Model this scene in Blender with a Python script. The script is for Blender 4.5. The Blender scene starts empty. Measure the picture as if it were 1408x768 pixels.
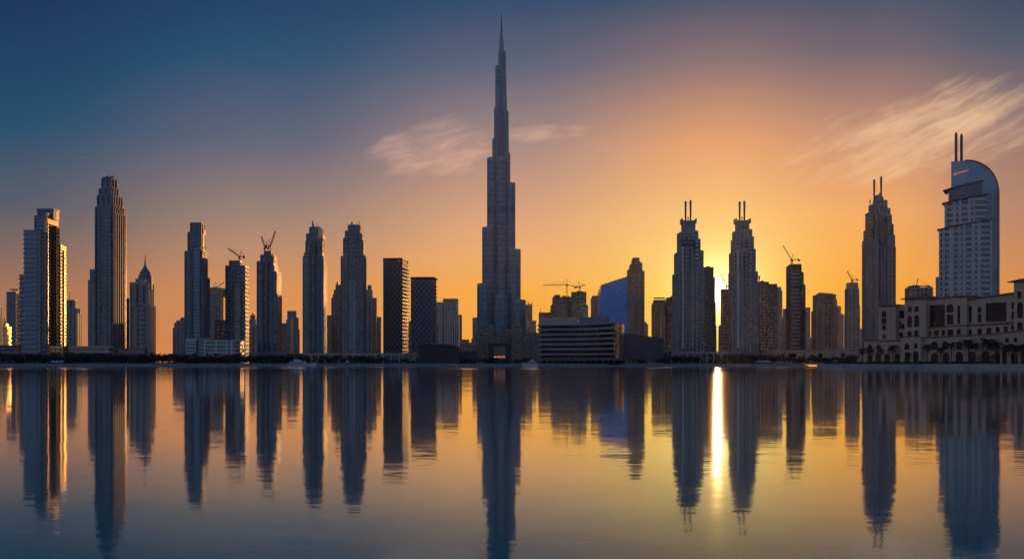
import bpy, bmesh, math, random
from mathutils import Vector, Matrix
R = math.radians
rnd = random.Random(11)
S = bpy.context.scene
COL = S.collection
# ------------------------------------------------------------------ camera
F, CX, HY, CH = 1510.0, 704.0, 497.0, 4.0          # focal length (photo px), centre column, horizon row, eye height
cam = bpy.data.objects.new('camera', bpy.data.cameras.new('camera'))
COL.objects.link(cam)
cam.location = (0, 0, CH); cam.rotation_euler = (R(90), 0, 0)
cam.data.sensor_width = 36; cam.data.lens = 36 * F / 1408
cam.data.shift_y = (HY - 384) / 1408
cam.data.clip_start = 0.5; cam.data.clip_end = 20000
S.camera = cam
# ------------------------------------------------------------------ view, sampling
S.view_settings.view_transform = 'Standard'; S.view_settings.look = 'None'
S.view_settings.exposure = 0; S.view_settings.gamma = 1; S.view_settings.use_curve_mapping = False
cy = S.cycles
cy.max_bounces = 6; cy.diffuse_bounces = 2; cy.glossy_bounces = 4; cy.volume_bounces = 0; cy.transmission_bounces = 2
cy.sample_clamp_indirect = 6; cy.sample_clamp_direct = 0
cy.use_denoising = True
cy.caustics_reflective = False; cy.caustics_refractive = False
# ------------------------------------------------------------------ sun
SUN_AZ, SUN_EL = 10.42, 2.9
sd = Vector((math.sin(R(SUN_AZ)) * math.cos(R(SUN_EL)), math.cos(R(SUN_AZ)) * math.cos(R(SUN_EL)), math.sin(R(SUN_EL))))
sun = bpy.data.objects.new('sun', bpy.data.lights.new('sun', 'SUN')); COL.objects.link(sun)
sun.data.energy = 1.4; sun.data.angle = R(0.53); sun.data.color = (1.0, 0.46, 0.14)
sun.rotation_euler = sd.to_track_quat('Z', 'Y').to_euler(); sun.location = (0, 0, 900)
# ------------------------------------------------------------------ sky
def lin(c):
    return tuple(((v / 255) / 12.92 if v / 255 <= 0.04045 else ((v / 255 + 0.055) / 1.055) ** 2.4) for v in c) + (1,)
W = bpy.data.worlds.new('World'); S.world = W; W.use_nodes = True
nt = W.node_tree; nt.nodes.clear()
class NG:
    """small helper that wires nodes of one tree"""
    def __init__(s, nt): s.nt = nt
    def n(s, t, **kw):
        nd = s.nt.nodes.new(t)
        for k, v in kw.items(): setattr(nd, k, v)
        return nd
    def put(s, sock, v):
        if hasattr(v, 'is_linked'): s.nt.links.new(v, sock)
        else: sock.default_value = v
    def m(s, op, a, b=None, c=None, clamp=False):
        nd = s.n('ShaderNodeMath', operation=op); nd.use_clamp = clamp
        s.put(nd.inputs[0], a)
        if b is not None: s.put(nd.inputs[1], b)
        if c is not None: s.put(nd.inputs[2], c)
        return nd.outputs[0]
    def vm(s, op, a, b=None, out=0):
        nd = s.n('ShaderNodeVectorMath', operation=op); s.put(nd.inputs[0], a)
        if b is not None: s.put(nd.inputs[1], b)
        return nd.outputs[out]
    def mr(s, v, a, b, c=0.0, d=1.0, mode='SMOOTHSTEP'):
        nd = s.n('ShaderNodeMapRange', interpolation_type=mode)
        for i, x in enumerate((v, a, b, c, d)): s.put(nd.inputs[i], x)
        return nd.outputs[0]
    def mix(s, f, a, b, mode='MIX'):
        nd = s.n('ShaderNodeMix', data_type='RGBA', blend_type=mode); nd.clamp_factor = True
        s.put(nd.inputs[0], f); s.put(nd.inputs[6], a); s.put(nd.inputs[7], b)
        return nd.outputs[2]
    def xyz(s, x, y, z):
        nd = s.n('ShaderNodeCombineXYZ')
        for i, v in enumerate((x, y, z)): s.put(nd.inputs[i], v)
        return nd.outputs[0]
    def sep(s, v):
        nd = s.n('ShaderNodeSeparateXYZ'); s.put(nd.inputs[0], v); return nd.outputs
    def noise(s, vec, scale, detail=4, rough=0.55, dist=0.0):
        nd = s.n('ShaderNodeTexNoise'); s.put(nd.inputs['Vector'], vec); nd.inputs['Scale'].default_value = scale
        nd.inputs['Detail'].default_value = detail; nd.inputs['Roughness'].default_value = rough; nd.inputs['Distortion'].default_value = dist
        return nd.outputs
    def ramp(s, f, stops):
        nd = s.n('ShaderNodeValToRGB'); e = nd.color_ramp.elements
        while len(e) < len(stops): e.new(0.5)
        for i, (p, c) in enumerate(stops): e[i].position = p; e[i].color = c
        s.put(nd.inputs[0], f); return nd.outputs[0]
g = NG(nt)
d = g.n('ShaderNodeTexCoord').outputs['Generated']
dx, dy, dz = g.sep(d)
el = g.m('MULTIPLY', g.m('ARCSINE', dz), 180 / math.pi)
az = g.m('MULTIPLY', g.m('ARCTAN2', dx, dy), 180 / math.pi)
fac = g.m('SQRT', g.m('DIVIDE', g.m('MAXIMUM', el, 0.0), 90.0))
def col_ramp(rows):                                   # rows: (elevation in degrees, sRGB)
    return g.ramp(fac, [(math.sqrt(e / 90), lin(c)) for e, c in rows])
SKY = [                                              # azimuth, dusk sky colours from the horizon up; unseen rows raised as fill light
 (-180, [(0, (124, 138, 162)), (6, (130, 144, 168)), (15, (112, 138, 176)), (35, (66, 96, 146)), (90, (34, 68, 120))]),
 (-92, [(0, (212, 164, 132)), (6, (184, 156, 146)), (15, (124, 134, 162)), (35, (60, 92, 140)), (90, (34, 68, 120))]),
 (-25, [(0, (196, 122, 76)), (3.4, (176, 122, 92)), (5.2, (140, 112, 100)), (7.4, (100, 98, 108)), (11, (56, 84, 112)), (15, (30, 68, 102)), (18, (18, 56, 92)), (35, (10, 40, 82)), (90, (12, 42, 84))]),
 (-12, [(0, (244, 150, 74)), (3.7, (226, 150, 92)), (5.5, (200, 146, 110)), (7.4, (166, 136, 120)), (11, (108, 106, 124)), (15, (66, 88, 118)), (18, (40, 72, 107)), (35, (18, 50, 94)), (90, (14, 44, 88))]),
 (0, [(0, (255, 170, 56)), (3.7, (255, 176, 76)), (5.5, (246, 178, 110)), (7.4, (228, 168, 126)), (11, (174, 142, 134)), (15, (104, 104, 124)), (18, (68, 82, 112)), (35, (30, 56, 100)), (90, (16, 46, 90))]),
 (10.7, [(0, (255, 184, 48)), (3.7, (255, 204, 82)), (5.5, (255, 204, 106)), (7.4, (255, 196, 116)), (11, (236, 166, 114)), (15, (146, 118, 118)), (18, (86, 88, 108)), (35, (36, 56, 96)), (90, (18, 46, 88))]),
 (18, [(0, (255, 168, 46)), (3.7, (255, 174, 64)), (5.5, (255, 176, 84)), (7.4, (250, 174, 104)), (11, (208, 150, 120)), (15, (124, 106, 114)), (18, (80, 84, 106)), (35, (32, 54, 96)), (90, (16, 46, 90))]),
 (25, [(0, (240, 146, 62)), (3.7, (224, 146, 80)), (5.5, (206, 142, 98)), (7.4, (190, 138, 110)), (11, (156, 124, 118)), (15, (90, 94, 110)), (18, (60, 74, 100)), (35, (26, 52, 92)), (90, (16, 46, 90))]),
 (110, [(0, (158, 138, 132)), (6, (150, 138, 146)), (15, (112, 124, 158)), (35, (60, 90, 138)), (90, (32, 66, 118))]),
]
skyc = None; pa = None
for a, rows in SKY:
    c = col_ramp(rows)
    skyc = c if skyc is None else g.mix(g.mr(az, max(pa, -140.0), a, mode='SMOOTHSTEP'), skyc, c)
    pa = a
# glow round the sun
GL = Vector((math.sin(R(10.65)), math.cos(R(10.65)), math.tan(R(3.5)))).normalized()
cs = g.vm('DOT_PRODUCT', d, tuple(GL), out=1)
ang = g.m('MULTIPLY', g.m('ARCCOSINE', g.m('MINIMUM', cs, 1.0)), 180 / math.pi)
def gauss(s_): return g.m('EXPONENT', g.m('MULTIPLY', g.m('POWER', g.m('DIVIDE', ang, s_), 2.0), -1.0))
def addglow(base, f, c):
    v = g.n('ShaderNodeVectorMath', operation='SCALE'); v.inputs[0].default_value = c; g.put(v.inputs['Scale'], f)
    return g.vm('ADD', base, v.outputs[0])
skyc = addglow(skyc, gauss(3.6), (0.16, 0.15, 0.08))
skyc = addglow(skyc, gauss(1.7), (1.0, 0.78, 0.36))
skyc = addglow(skyc, gauss(0.6), (4.0, 3.1, 1.7))
# cirrus: wind-drawn streaks high in the sky, laid out by direction
def cirrus(base, caz, cel, la, lb, tilt, scale, stretch, amp, lo, hi, seed, colr, tail=0.0, ft=8.0):
    t = R(tilt)
    u0 = g.m('SUBTRACT', az, caz); v0 = g.m('SUBTRACT', el, cel)
    u = g.m('ADD', g.m('MULTIPLY', u0, math.cos(t)), g.m('MULTIPLY', v0, math.sin(t)))
    v = g.m('SUBTRACT', g.m('MULTIPLY', v0, math.cos(t)), g.m('MULTIPLY', u0, math.sin(t)))
    c2, s2 = math.cos(R(ft)), math.sin(R(ft))          # the fibres lie steeper than the whole cloud
    u, v, um, vm_ = g.m('ADD', g.m('MULTIPLY', u, c2), g.m('MULTIPLY', v, s2)), g.m('SUBTRACT', g.m('MULTIPLY', v, c2), g.m('MULTIPLY', u, s2)), u, v
    wv = g.noise(g.xyz(u, v, seed), 0.38, 3, 0.55)
    ws = g.sep(wv[1])
    v2 = g.m('ADD', v, g.m('MULTIPLY', g.m('SUBTRACT', ws[1], 0.5), 0.7))
    u2 = g.m('ADD', u, g.m('MULTIPLY', g.m('SUBTRACT', ws[0], 0.5), 3.0))
    fil = g.noise(g.xyz(g.m('MULTIPLY', u2, stretch), v2, seed + 3), scale, 12, 0.66, 0.1)[0]
    lump = g.noise(g.xyz(g.m('MULTIPLY', u2, 0.5), v2, seed + 7), 0.55, 4, 0.6)[0]
    e = g.m('ADD', g.m('POWER', g.m('ABSOLUTE', g.m('DIVIDE', um, la)), 2.0), g.m('POWER', g.m('ABSOLUTE', g.m('DIVIDE', g.m('ADD', vm_, g.m('MULTIPLY', g.m('MULTIPLY', um, um), tail)), lb)), 2.0))
    mask = g.m('SUBTRACT', 1.0, g.mr(e, 0.05, 1.15))
    dn = g.m('ADD', g.m('MULTIPLY', mask, 0.42), g.m('ADD', g.m('MULTIPLY', fil, 0.55), g.m('MULTIPLY', lump, 0.48)))
    return g.mix(g.m('MULTIPLY', g.mr(dn, lo, hi), amp), base, colr)
skyc = cirrus(skyc, -4.1, 11.0, 4.8, 2.1, 8, 2.0, 0.17, 0.58, 0.75, 1.16, 2.0, lin((250, 194, 160)), 0.0, 6)
skyc = cirrus(skyc, 1.7, 11.7, 3.4, 0.7, 3, 2.2, 0.17, 0.62, 0.74, 1.14, 5.0, lin((250, 194, 160)), 0.0, 3)
skyc = cirrus(skyc, 20.6, 10.9, 9.0, 3.0, 11, 1.9, 0.12, 0.82, 0.74, 1.16, 9.0, lin((255, 208, 160)), 0.0, 12)
# a little of the physical sky's own light under the dusk colours
nis = g.n('ShaderNodeTexSky', sky_type='NISHITA'); nis.sun_disc = False
nis.sun_elevation = R(SUN_EL); nis.sun_rotation = R(SUN_AZ); nis.dust_density = 2.0; nis.altitude = 10
nsc = g.n('ShaderNodeVectorMath', operation='SCALE'); g.put(nsc.inputs[0], nis.outputs[0]); nsc.inputs['Scale'].default_value = 0.001
HAZE, HG = 1.7e-5, 0.75
hg = g.m('DIVIDE', (1 - HG * HG) / (4 * math.pi), g.m('POWER', g.m('SUBTRACT', 1 + HG * HG, g.m('MULTIPLY', cs, 2 * HG)), 1.5))
tau = g.m('MULTIPLY', hg, g.mr(el, 8.0, 20.0, HAZE * 3800 * .8, HAZE * 2100 * .8))
e_ = sun.data.energy; hs = g.n('ShaderNodeVectorMath', operation='SCALE'); hs.inputs[0].default_value = (e_ * .86, e_ * .46 * .80, e_ * .14 * .78); g.put(hs.inputs['Scale'], tau)
skyc = g.vm('ADD', g.vm('MAXIMUM', g.vm('SUBTRACT', g.vm('SUBTRACT', skyc, hs.outputs[0]), (0.030, 0.011, 0.004)), (0.001, 0.012, 0.03)), nsc.outputs[0])
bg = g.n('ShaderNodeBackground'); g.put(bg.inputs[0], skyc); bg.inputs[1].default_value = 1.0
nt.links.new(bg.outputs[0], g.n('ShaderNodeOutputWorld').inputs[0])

# ------------------------------------------------------------------ helpers
def X(px, D): return (px - CX) * D / F
def Z(py, D): return CH + (HY - py) * D / F
GZ = 1.6
class MB:
    """collects shapes; build() links them as one mesh object"""
    def __init__(s): s.v = []; s.f = []
    def prism(s, poly, z0, z1):
        n = len(poly); b = len(s.v)
        s.v += [(p[0], p[1], z0) for p in poly] + [(p[0], p[1], z1) for p in poly]
        s.f += [tuple(b + i for i in range(n))[::-1], tuple(b + n + i for i in range(n))]
        s.f += [(b + i, b + (i + 1) % n, b + n + (i + 1) % n, b + n + i) for i in range(n)]
        return s
    def slope(s, poly, z0, zf):                       # prism whose top height is a function of the plan
        n = len(poly); b = len(s.v)
        s.v += [(p[0], p[1], z0) for p in poly] + [(p[0], p[1], zf(p)) for p in poly]
        s.f += [tuple(b + i for i in range(n))[::-1], tuple(b + n + i for i in range(n))]
        s.f += [(b + i, b + (i + 1) % n, b + n + (i + 1) % n, b + n + i) for i in range(n)]
        return s
    def box(s, x0, x1, y0, y1, z0, z1):
        return s.prism([(x0, y0), (x1, y0), (x1, y1), (x0, y1)], z0, z1)
    def loft(s, rings):                               # rings: lists of equal length of points, capped
        n = len(rings[0]); b = len(s.v)
        for r in rings: s.v += [tuple(p) for p in r]
        for k in range(len(rings) - 1):
            s.f += [(b + k * n + i, b + k * n + (i + 1) % n, b + (k + 1) * n + (i + 1) % n, b + (k + 1) * n + i) for i in range(n)]
        s.f += [tuple(b + i for i in range(n))[::-1], tuple(b + (len(rings) - 1) * n + i for i in range(n))]
        return s
    def lathe(s, prof, n=16, cx=0, cy=0):             # prof: (radius, z)
        return s.loft([[(cx + r * math.cos(2 * math.pi * i / n), cy + r * math.sin(2 * math.pi * i / n), z) for i in range(n)] for r, z in prof])
    def bar(s, a, b_, w, w2=None):
        a = Vector(a); b_ = Vector(b_); t = (b_ - a).normalized()
        up = Vector((0, 0, 1)) if abs(t.z) < 0.95 else Vector((1, 0, 0))
        p = t.cross(up).normalized(); q = t.cross(p).normalized(); w2 = w if w2 is None else w2
        r = lambda c, k: [tuple(c + (p * i + q * j) * k / 2) for i, j in ((-1, -1), (1, -1), (1, 1), (-1, 1))]
        return s.loft([r(a, w), r(b_, w2)])
    def quad(s, a, b_, c, d_):
        b = len(s.v); s.v += [tuple(a), tuple(b_), tuple(c), tuple(d_)]; s.f.append((b, b + 1, b + 2, b + 3)); return s
    def build(s, name, mat, parent=None, smooth=False, fix=False):
        me = bpy.data.meshes.new(name); me.from_pydata(s.v, [], s.f); me.update()
        if fix:
            bm = bmesh.new(); bm.from_mesh(me); bmesh.ops.recalc_face_normals(bm, faces=bm.faces); bm.to_mesh(me); bm.free()
        if smooth:
            for p in me.polygons: p.use_smooth = True
        me.materials.append(mat)
        o = bpy.data.objects.new(name, me); COL.objects.link(o)
        if parent: o.parent = parent
        return o
def tag(o, label=None, cat=None, group=None, kind=None):
    for k, v in (('label', label), ('category', cat), ('group', group), ('kind', kind)):
        if v: o[k] = v
    return o
def thing(name, label, cat, loc, rz=0.0, group=None):
    o = bpy.data.objects.new(name, None); COL.objects.link(o); o.location = loc; o.rotation_euler = (0, 0, rz)
    o.empty_display_size = 1
    return tag(o, label, cat, group)
def copy_tree(o, parent=None):
    c = o.copy(); COL.objects.link(c)
    if parent: c.parent = parent
    for ch in list(o.children): copy_tree(ch, c)
    return c

# ------------------------------------------------------------------ materials
def new_mat(name):
    m = bpy.data.materials.new(name); m.use_nodes = True
    b = m.node_tree.nodes['Principled BSDF']; return m, NG(m.node_tree), b
def wall_mat(name, c, rough=0.75, var=0.3, metal=0.0, scale=0.09, spec=0.5):
    m, g, b = new_mat(name)
    tc = g.n('ShaderNodeTexCoord').outputs['Object']
    x, y, z = g.sep(tc)
    n1 = g.noise(tc, scale, 5, 0.6)[0]
    n2 = g.noise(g.xyz(x, y, g.m('MULTIPLY', z, 0.06)), 0.5, 3, 0.6)[0]        # rain streaks
    n3 = g.noise(tc, 1.7, 3, 0.6)[0]
    k = g.m('ADD', g.m('MULTIPLY', n1, 0.5), g.m('ADD', g.m('MULTIPLY', n2, 0.35), g.m('MULTIPLY', n3, 0.15)))
    col = g.mix(g.mr(k, 0.35, 0.65, mode='LINEAR'), tuple(v * (1 - var) for v in c) + (1,), tuple(min(1, v * (1 + var)) for v in c) + (1,))
    g.put(b.inputs['Base Color'], col); b.inputs['Roughness'].default_value = rough; b.inputs['Metallic'].default_value = metal
    b.inputs['Specular IOR Level'].default_value = spec
    return m
def glass_mat(name, c, ior=1.9, rough=0.10, cell=(3.2, 3.2, 3.7), var=0.5, tilt=0.02, metal=0.0):
    m, g, b = new_mat(name)
    tc = g.n('ShaderNodeTexCoord').outputs['Object']
    q = g.vm('FLOOR', g.vm('DIVIDE', tc, cell))
    wn = g.n('ShaderNodeTexWhiteNoise', noise_dimensions='3D'); g.put(wn.inputs['Vector'], q)
    r = g.m('POWER', wn.outputs['Value'], 3.0)
    col = g.mix(r, tuple(c) + (1,), tuple(min(1, v * (1 + var * 4) + 0.02 * var) for v in c) + (1,))
    g.put(b.inputs['Base Color'], col)
    g.put(b.inputs['Roughness'], g.m('ADD', g.m('MULTIPLY', r, 0.22), rough))
    b.inputs['IOR'].default_value = ior; b.inputs['Metallic'].default_value = metal
    nrm = g.n('ShaderNodeNewGeometry').outputs['Normal']
    off = g.vm('MULTIPLY', g.vm('SUBTRACT', wn.outputs['Color'], (0.5, 0.5, 0.5)), (tilt, tilt, tilt * 0.5))
    g.put(b.inputs['Normal'], g.vm('NORMALIZE', g.vm('ADD', nrm, off)))
    return m
M = dict(
 stone=wall_mat('warm_stone', (0.47, 0.37, 0.30)), grey=wall_mat('grey_concrete', (0.32, 0.32, 0.335)),
 dark=wall_mat('dark_cladding', (0.075, 0.075, 0.09), 0.5), brown=wall_mat('brown_concrete', (0.31, 0.22, 0.165)),
 white=wall_mat('white_render', (0.68, 0.65, 0.63), 0.6, 0.15), blue=wall_mat('blue_grey_panel', (0.17, 0.22, 0.30), 0.4),
 slate=wall_mat('slate_panel', (0.15, 0.17, 0.22), 0.45), sand=wall_mat('sand_render', (0.66, 0.42, 0.28), 0.85, 0.18, scale=0.3),
 steel=wall_mat('brushed_steel', (0.13, 0.31, 0.40), 0.36, 0.12, 0.35), silver=wall_mat('silver_panel', (0.28, 0.34, 0.42), 0.35, 0.1, 0.3), ivory=wall_mat('ivory_render', (0.54, 0.485, 0.46), 0.65, 0.15), pale=wall_mat('pale_concrete', (0.38, 0.39, 0.42), 0.6, 0.15), black=wall_mat('near_black_metal', (0.03, 0.03, 0.036), 0.5),
 matte=wall_mat('matte_louvre', (0.12, 0.19, 0.29), 0.95, 0.15, spec=0.1), mast=wall_mat('mast_steel', (0.12, 0.10, 0.10), 0.5, 0.2, 0.3), crane=wall_mat('crane_paint', (0.16, 0.09, 0.06), 0.6),
 gold=wall_mat('sunlit_gold_cladding', (0.55, 0.34, 0.17), 0.28, 0.12, 0.85), roof=wall_mat('terracotta_roof', (0.16, 0.10, 0.075), 0.85),  # gold: orange dusk light of the sunlit faces put into the base colour
 gdark=glass_mat('dark_glass', (0.012, 0.015, 0.022)), gblue=glass_mat('blue_glass', (0.016, 0.028, 0.05), 2.1),
 gbrown=glass_mat('brown_glass', (0.028, 0.02, 0.018)), gmirror=glass_mat('silver_glass', (0.025, 0.105, 0.165), 1.6, 0.2, tilt=0.012, var=0.25, metal=0.2),
 ggold=glass_mat('sunlit_gold_glass', (0.42, 0.25, 0.11), 2.0, 0.16, tilt=0.06, metal=0.8),  # golden sheen of the low sun tinted into the pane colour
 gvivid=glass_mat('cobalt_glass', (0.003, 0.27, 0.80), 1.8, 0.16, (1.6, 1.6, 3.6), 0.12, 0.015, 0.4),
 pane=glass_mat('window_pane', (0.009, 0.009, 0.011), 1.25, 0.1, (1.1, 1.1, 1.4), 0.4, 0.01),
)
def emit_mat(name, c, k):
    m, g, b = new_mat(name)
    b.inputs['Base Color'].default_value = (0.05, 0.04, 0.03, 1)
    tc = g.n('ShaderNodeTexCoord').outputs['Object']
    n = g.noise(tc, 0.9, 3, 0.6)[0]
    g.put(b.inputs['Emission Color'], tuple(c) + (1,)); g.put(b.inputs['Emission Strength'], g.m('MULTIPLY', g.mr(n, 0.3, 0.7, mode='LINEAR'), k))
    return m
M['lit'] = emit_mat('lit_window', (1.0, 0.36, 0.12), 0.9)
M['sign'] = emit_mat('lit_sign', (1.0, 0.42, 0.25), 0.8)
M['signwhite'] = emit_mat('lit_sign_white', (0.8, 0.85, 1.0), 0.25)
# ------------------------------------------------------------------ facade system
PLANS = {
 'box': [(-.5, -.5), (.5, -.5), (.5, .5), (-.5, .5)],
 'chamfer': [(-.32, -.5), (.32, -.5), (.5, -.34), (.5, .34), (.32, .5), (-.32, .5), (-.5, .34), (-.5, -.34)],
 'round': [(.5 * math.cos(2 * math.pi * i / 20), .5 * math.sin(2 * math.pi * i / 20)) for i in range(20)],
 'bow': [(-.5, -.28), (-.3, -.42), (-.1, -.49), (.1, -.49), (.3, -.42), (.5, -.28), (.5, .5), (-.5, .5)],
 'cross': [(-.3, -.5), (.3, -.5), (.3, -.38), (.5, -.38), (.5, .38), (.3, .38), (.3, .5), (-.3, .5), (-.3, .38), (-.5, .38), (-.5, -.38), (-.3, -.38)],
}
#        floor height, slab share, pier spacing, pier width, pier depth, slab recess, checker
STYLE = {
 'band': (4.6, .42, 0, 0, 0, 0, 0), 'bandfine': (3.3, .34, 9.0, .5, .25, 0, 0),
 'pier': (4.2, .2, 5.4, 2.1, .6, .42, 0), 'fin': (4.2, .18, 3.8, 1.2, .7, .4, 0),
 'grid': (4.3, .26, 5.2, .9, .25, 0, 0), 'punch': (4.3, .46, 4.6, 2.4, .3, .05, 0),
 'glass': (3.9, .12, 3.0, .14, .12, .1, 0), 'blank': (60, .02, 0, 0, 0, 0, 0),
 'lattice': (3.3, .2, 2.4, .3, .12, .1, 1),
}
def inset(poly, k):
    out = []; n = len(poly)
    for i in range(n):
        p0, p1, p2 = Vector(poly[i - 1]), Vector(poly[i]), Vector(poly[(i + 1) % n])
        a = (p1 - p0).normalized(); b = (p2 - p1).normalized()
        na, nb = Vector((-a.y, a.x)), Vector((-b.y, b.x))
        s = na + nb; den = max(0.35, 1 + na.dot(nb))
        out.append(tuple(p1 + s * (k / den)))
    return out
def facade(poly, z0, z1, st, parapet=1.0):
    """core (glazing) and grid (slabs and piers) of one prism"""
    fh, sh, sp, pw, pd, rec, chk = STYLE[st]
    core, grid = MB(), MB()
    core.prism(inset(poly, .55), z0, z1 - .15)
    n = max(1, round((z1 - z0) / fh)); h = (z1 - z0) / n
    sl = inset(poly, rec)
    for k in range(n):
        grid.prism(sl, z0 + k * h, z0 + k * h + h * sh)
    grid.prism(inset(poly, .02), z1 - .9, z1 + parapet)
    if sp:
        for i in range(len(poly)):
            a, b = Vector(poly[i]), Vector(poly[(i + 1) % len(poly)])
            L = (b - a).length
            if L < 2.0: continue
            t = (b - a) / L; o = Vector((t.y, -t.x))          # outward for counter-clockwise plans
            m = max(1, round(L / sp))
            for j in range(m + 1):
                c = a + t * (L * j / m)
                hw = pw / 2
                c0 = max(0, L * j / m - hw); c1 = min(L, L * j / m + hw)
                q = [a + t * c0 + o * pd, a + t * c1 + o * pd, a + t * c1 - o * .7, a + t * c0 - o * .7]
                grid.prism([tuple(p) for p in q], z0 + .01, z1 + parapet * .6)
            if chk:
                for k in range(n):
                    for j in range(m):
                        if (j + k) % 2: continue
                        c0, c1 = L * j / m + .25, L * (j + 1) / m - .25
                        q = [a + t * c0 + o * .3, a + t * c1 + o * .3, a + t * c1 - o * .6, a + t * c0 - o * .6]
                        grid.prism([tuple(p) for p in q], z0 + k * h + h * .2, z0 + k * h + h * 1.08)
    return core, grid
def project(p): return CX + F * p[0] / p[1]
def fit(x0, x1, D, ratio, th, plan):
    """centre and width of a plan whose silhouette spans two photo columns at depth D"""
    c, s = math.cos(th), math.sin(th); cx = X((x0 + x1) / 2, D); w = (x1 - x0) * D / F
    for _ in range(25):
        px = [project((cx + (u * w) * c - (v * w * ratio) * s, D + (u * w) * s + (v * w * ratio) * c)) for u, v in PLANS[plan]]
        a, b = min(px), max(px)
        cx += ((x0 + x1) / 2 - (a + b) / 2) * D / F; w *= (x1 - x0) / (b - a)
    return cx, w
def tiers_of(L, Rr):
    tops = sorted({t for _, t in L} | {t for _, t in Rr}, reverse=True)
    return [(min(x for x, y in L if y <= t), max(x for x, y in Rr if y <= t), t) for t in tops
            if any(y <= t for _, y in L) and any(y <= t for _, y in Rr)]
class Tower: pass
def tower(name, label, cat, D, L, Rr, st='pier', wall='grey', glass='gdark', ratio=1.0, th=0.0, plan='box', bays=(), base=None,
          group=None, rows=None, crown=None, parapet=1.0, z0=None):
    """stepped tower: L / Rr list the (column, top row) of every step down its two sides"""
    th = R(th); tr = tiers_of(L, Rr)
    T = Tower(); T.D = D; T.th = th
    cx0, w0 = fit(tr[0][0], tr[0][1], D, ratio, th, plan)
    root = thing(name, label, cat, (cx0, D, GZ), th, group); T.root = root
    T.w, T.d, T.cx = w0, w0 * ratio, cx0
    c, s = math.cos(th), math.sin(th)
    T.yf = -T.d / 2
    Df = D - T.d / 2 * c; T.Df = Df
    zb = 0.0; T.tiers = []
    for i, (x0, x1, yt) in enumerate(tr):
        cx, w = (cx0, w0) if i == 0 else fit(x0, x1, D, ratio, th, plan)
        if i and w > w0: w = w0
        ox, oy = (cx - cx0) * c, -(cx - cx0) * s
        dd = w * ratio
        dfr = D - dd / 2 * c
        zt = Z(yt, dfr) - GZ
        poly = [(ox + u * w, oy + v * dd) for u, v in PLANS[plan]]
        sti = st if rows is None or i not in rows else rows[i]
        core, grid = facade(poly, zb, zt, sti, parapet)
        o = core.build('tower_tier', M[glass], root); grid.build('facade_grid', M[wall], o)
        T.tiers.append((ox, oy, w, dd, zb, zt))
        zb = zt - .5
    T.top = zb + .5
    for b in bays:
        bay(T, *b)
    return T
def front_u(T, px, y):
    """local x on the plane local y = const seen in a photo column"""
    c, s = math.cos(T.th), math.sin(T.th); k = (px - CX) / F
    # world = (cx + u c - y s, D + u s + y c);  wx = k wy
    return (k * (T.D + y * c) - T.cx + y * s) / (c - k * s)
def bay(T, px0, px1, yt, st='band', wall='grey', glass='gdark', proud=1.2, yb=None, back=0.55, name='bay', front=None):
    y = (T.yf if front is None else front) - proud
    a, b = front_u(T, px0, y), front_u(T, px1, y)
    D = T.D + y * math.cos(T.th) + (a + b) / 2 * math.sin(T.th)
    z1 = Z(yt, D) - GZ; z0 = 0.0 if yb is None else Z(yb, D) - GZ
    yb_ = y + T.d * back
    core, grid = facade([(a, y), (b, y), (b, yb_), (a, yb_)], z0, z1, st, .6)
    o = core.build(name, M[glass], T.root); grid.build('facade_grid', M[wall], o)
    return o
def mast(T, px, y0, y1, w=1.0, name='mast', mat='mast', yl=0.0, taper=.5):
    u = front_u(T, px, yl); D = T.D + yl * math.cos(T.th) + u * math.sin(T.th)
    return MB().bar((u, yl, Z(y1, D) - GZ), (u, yl, Z(y0, D) - GZ), w, w * taper).build(name, M[mat], T.root)
def blockpx(T, px0, px1, yt, yb, y0, y1, wall, name):
    u0, u1 = front_u(T, px0, y0), front_u(T, px1, y0)
    D = T.D + y0 * math.cos(T.th)
    return MB().box(u0, u1, y0, y1, Z(yb, D) - GZ, Z(yt, D) - GZ).build(name, M[wall], T.root)
def roof_clutter(T, n, seed, hmax=3.5):
    r = random.Random(seed); ox, oy, w, dd, zb, zt = T.tiers[-1]; m = MB()
    for _ in range(n):
        x = ox + r.uniform(-.36, .36) * w; y = oy + r.uniform(-.36, .36) * dd; a = r.uniform(.05, .16) * w; b = r.uniform(.05, .16) * dd
        m.box(x - a, x + a, y - b, y + b, zt - 1, zt + r.uniform(1.2, hmax))
    return m.build('roof_plant', M['dark'], T.root)
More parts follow.
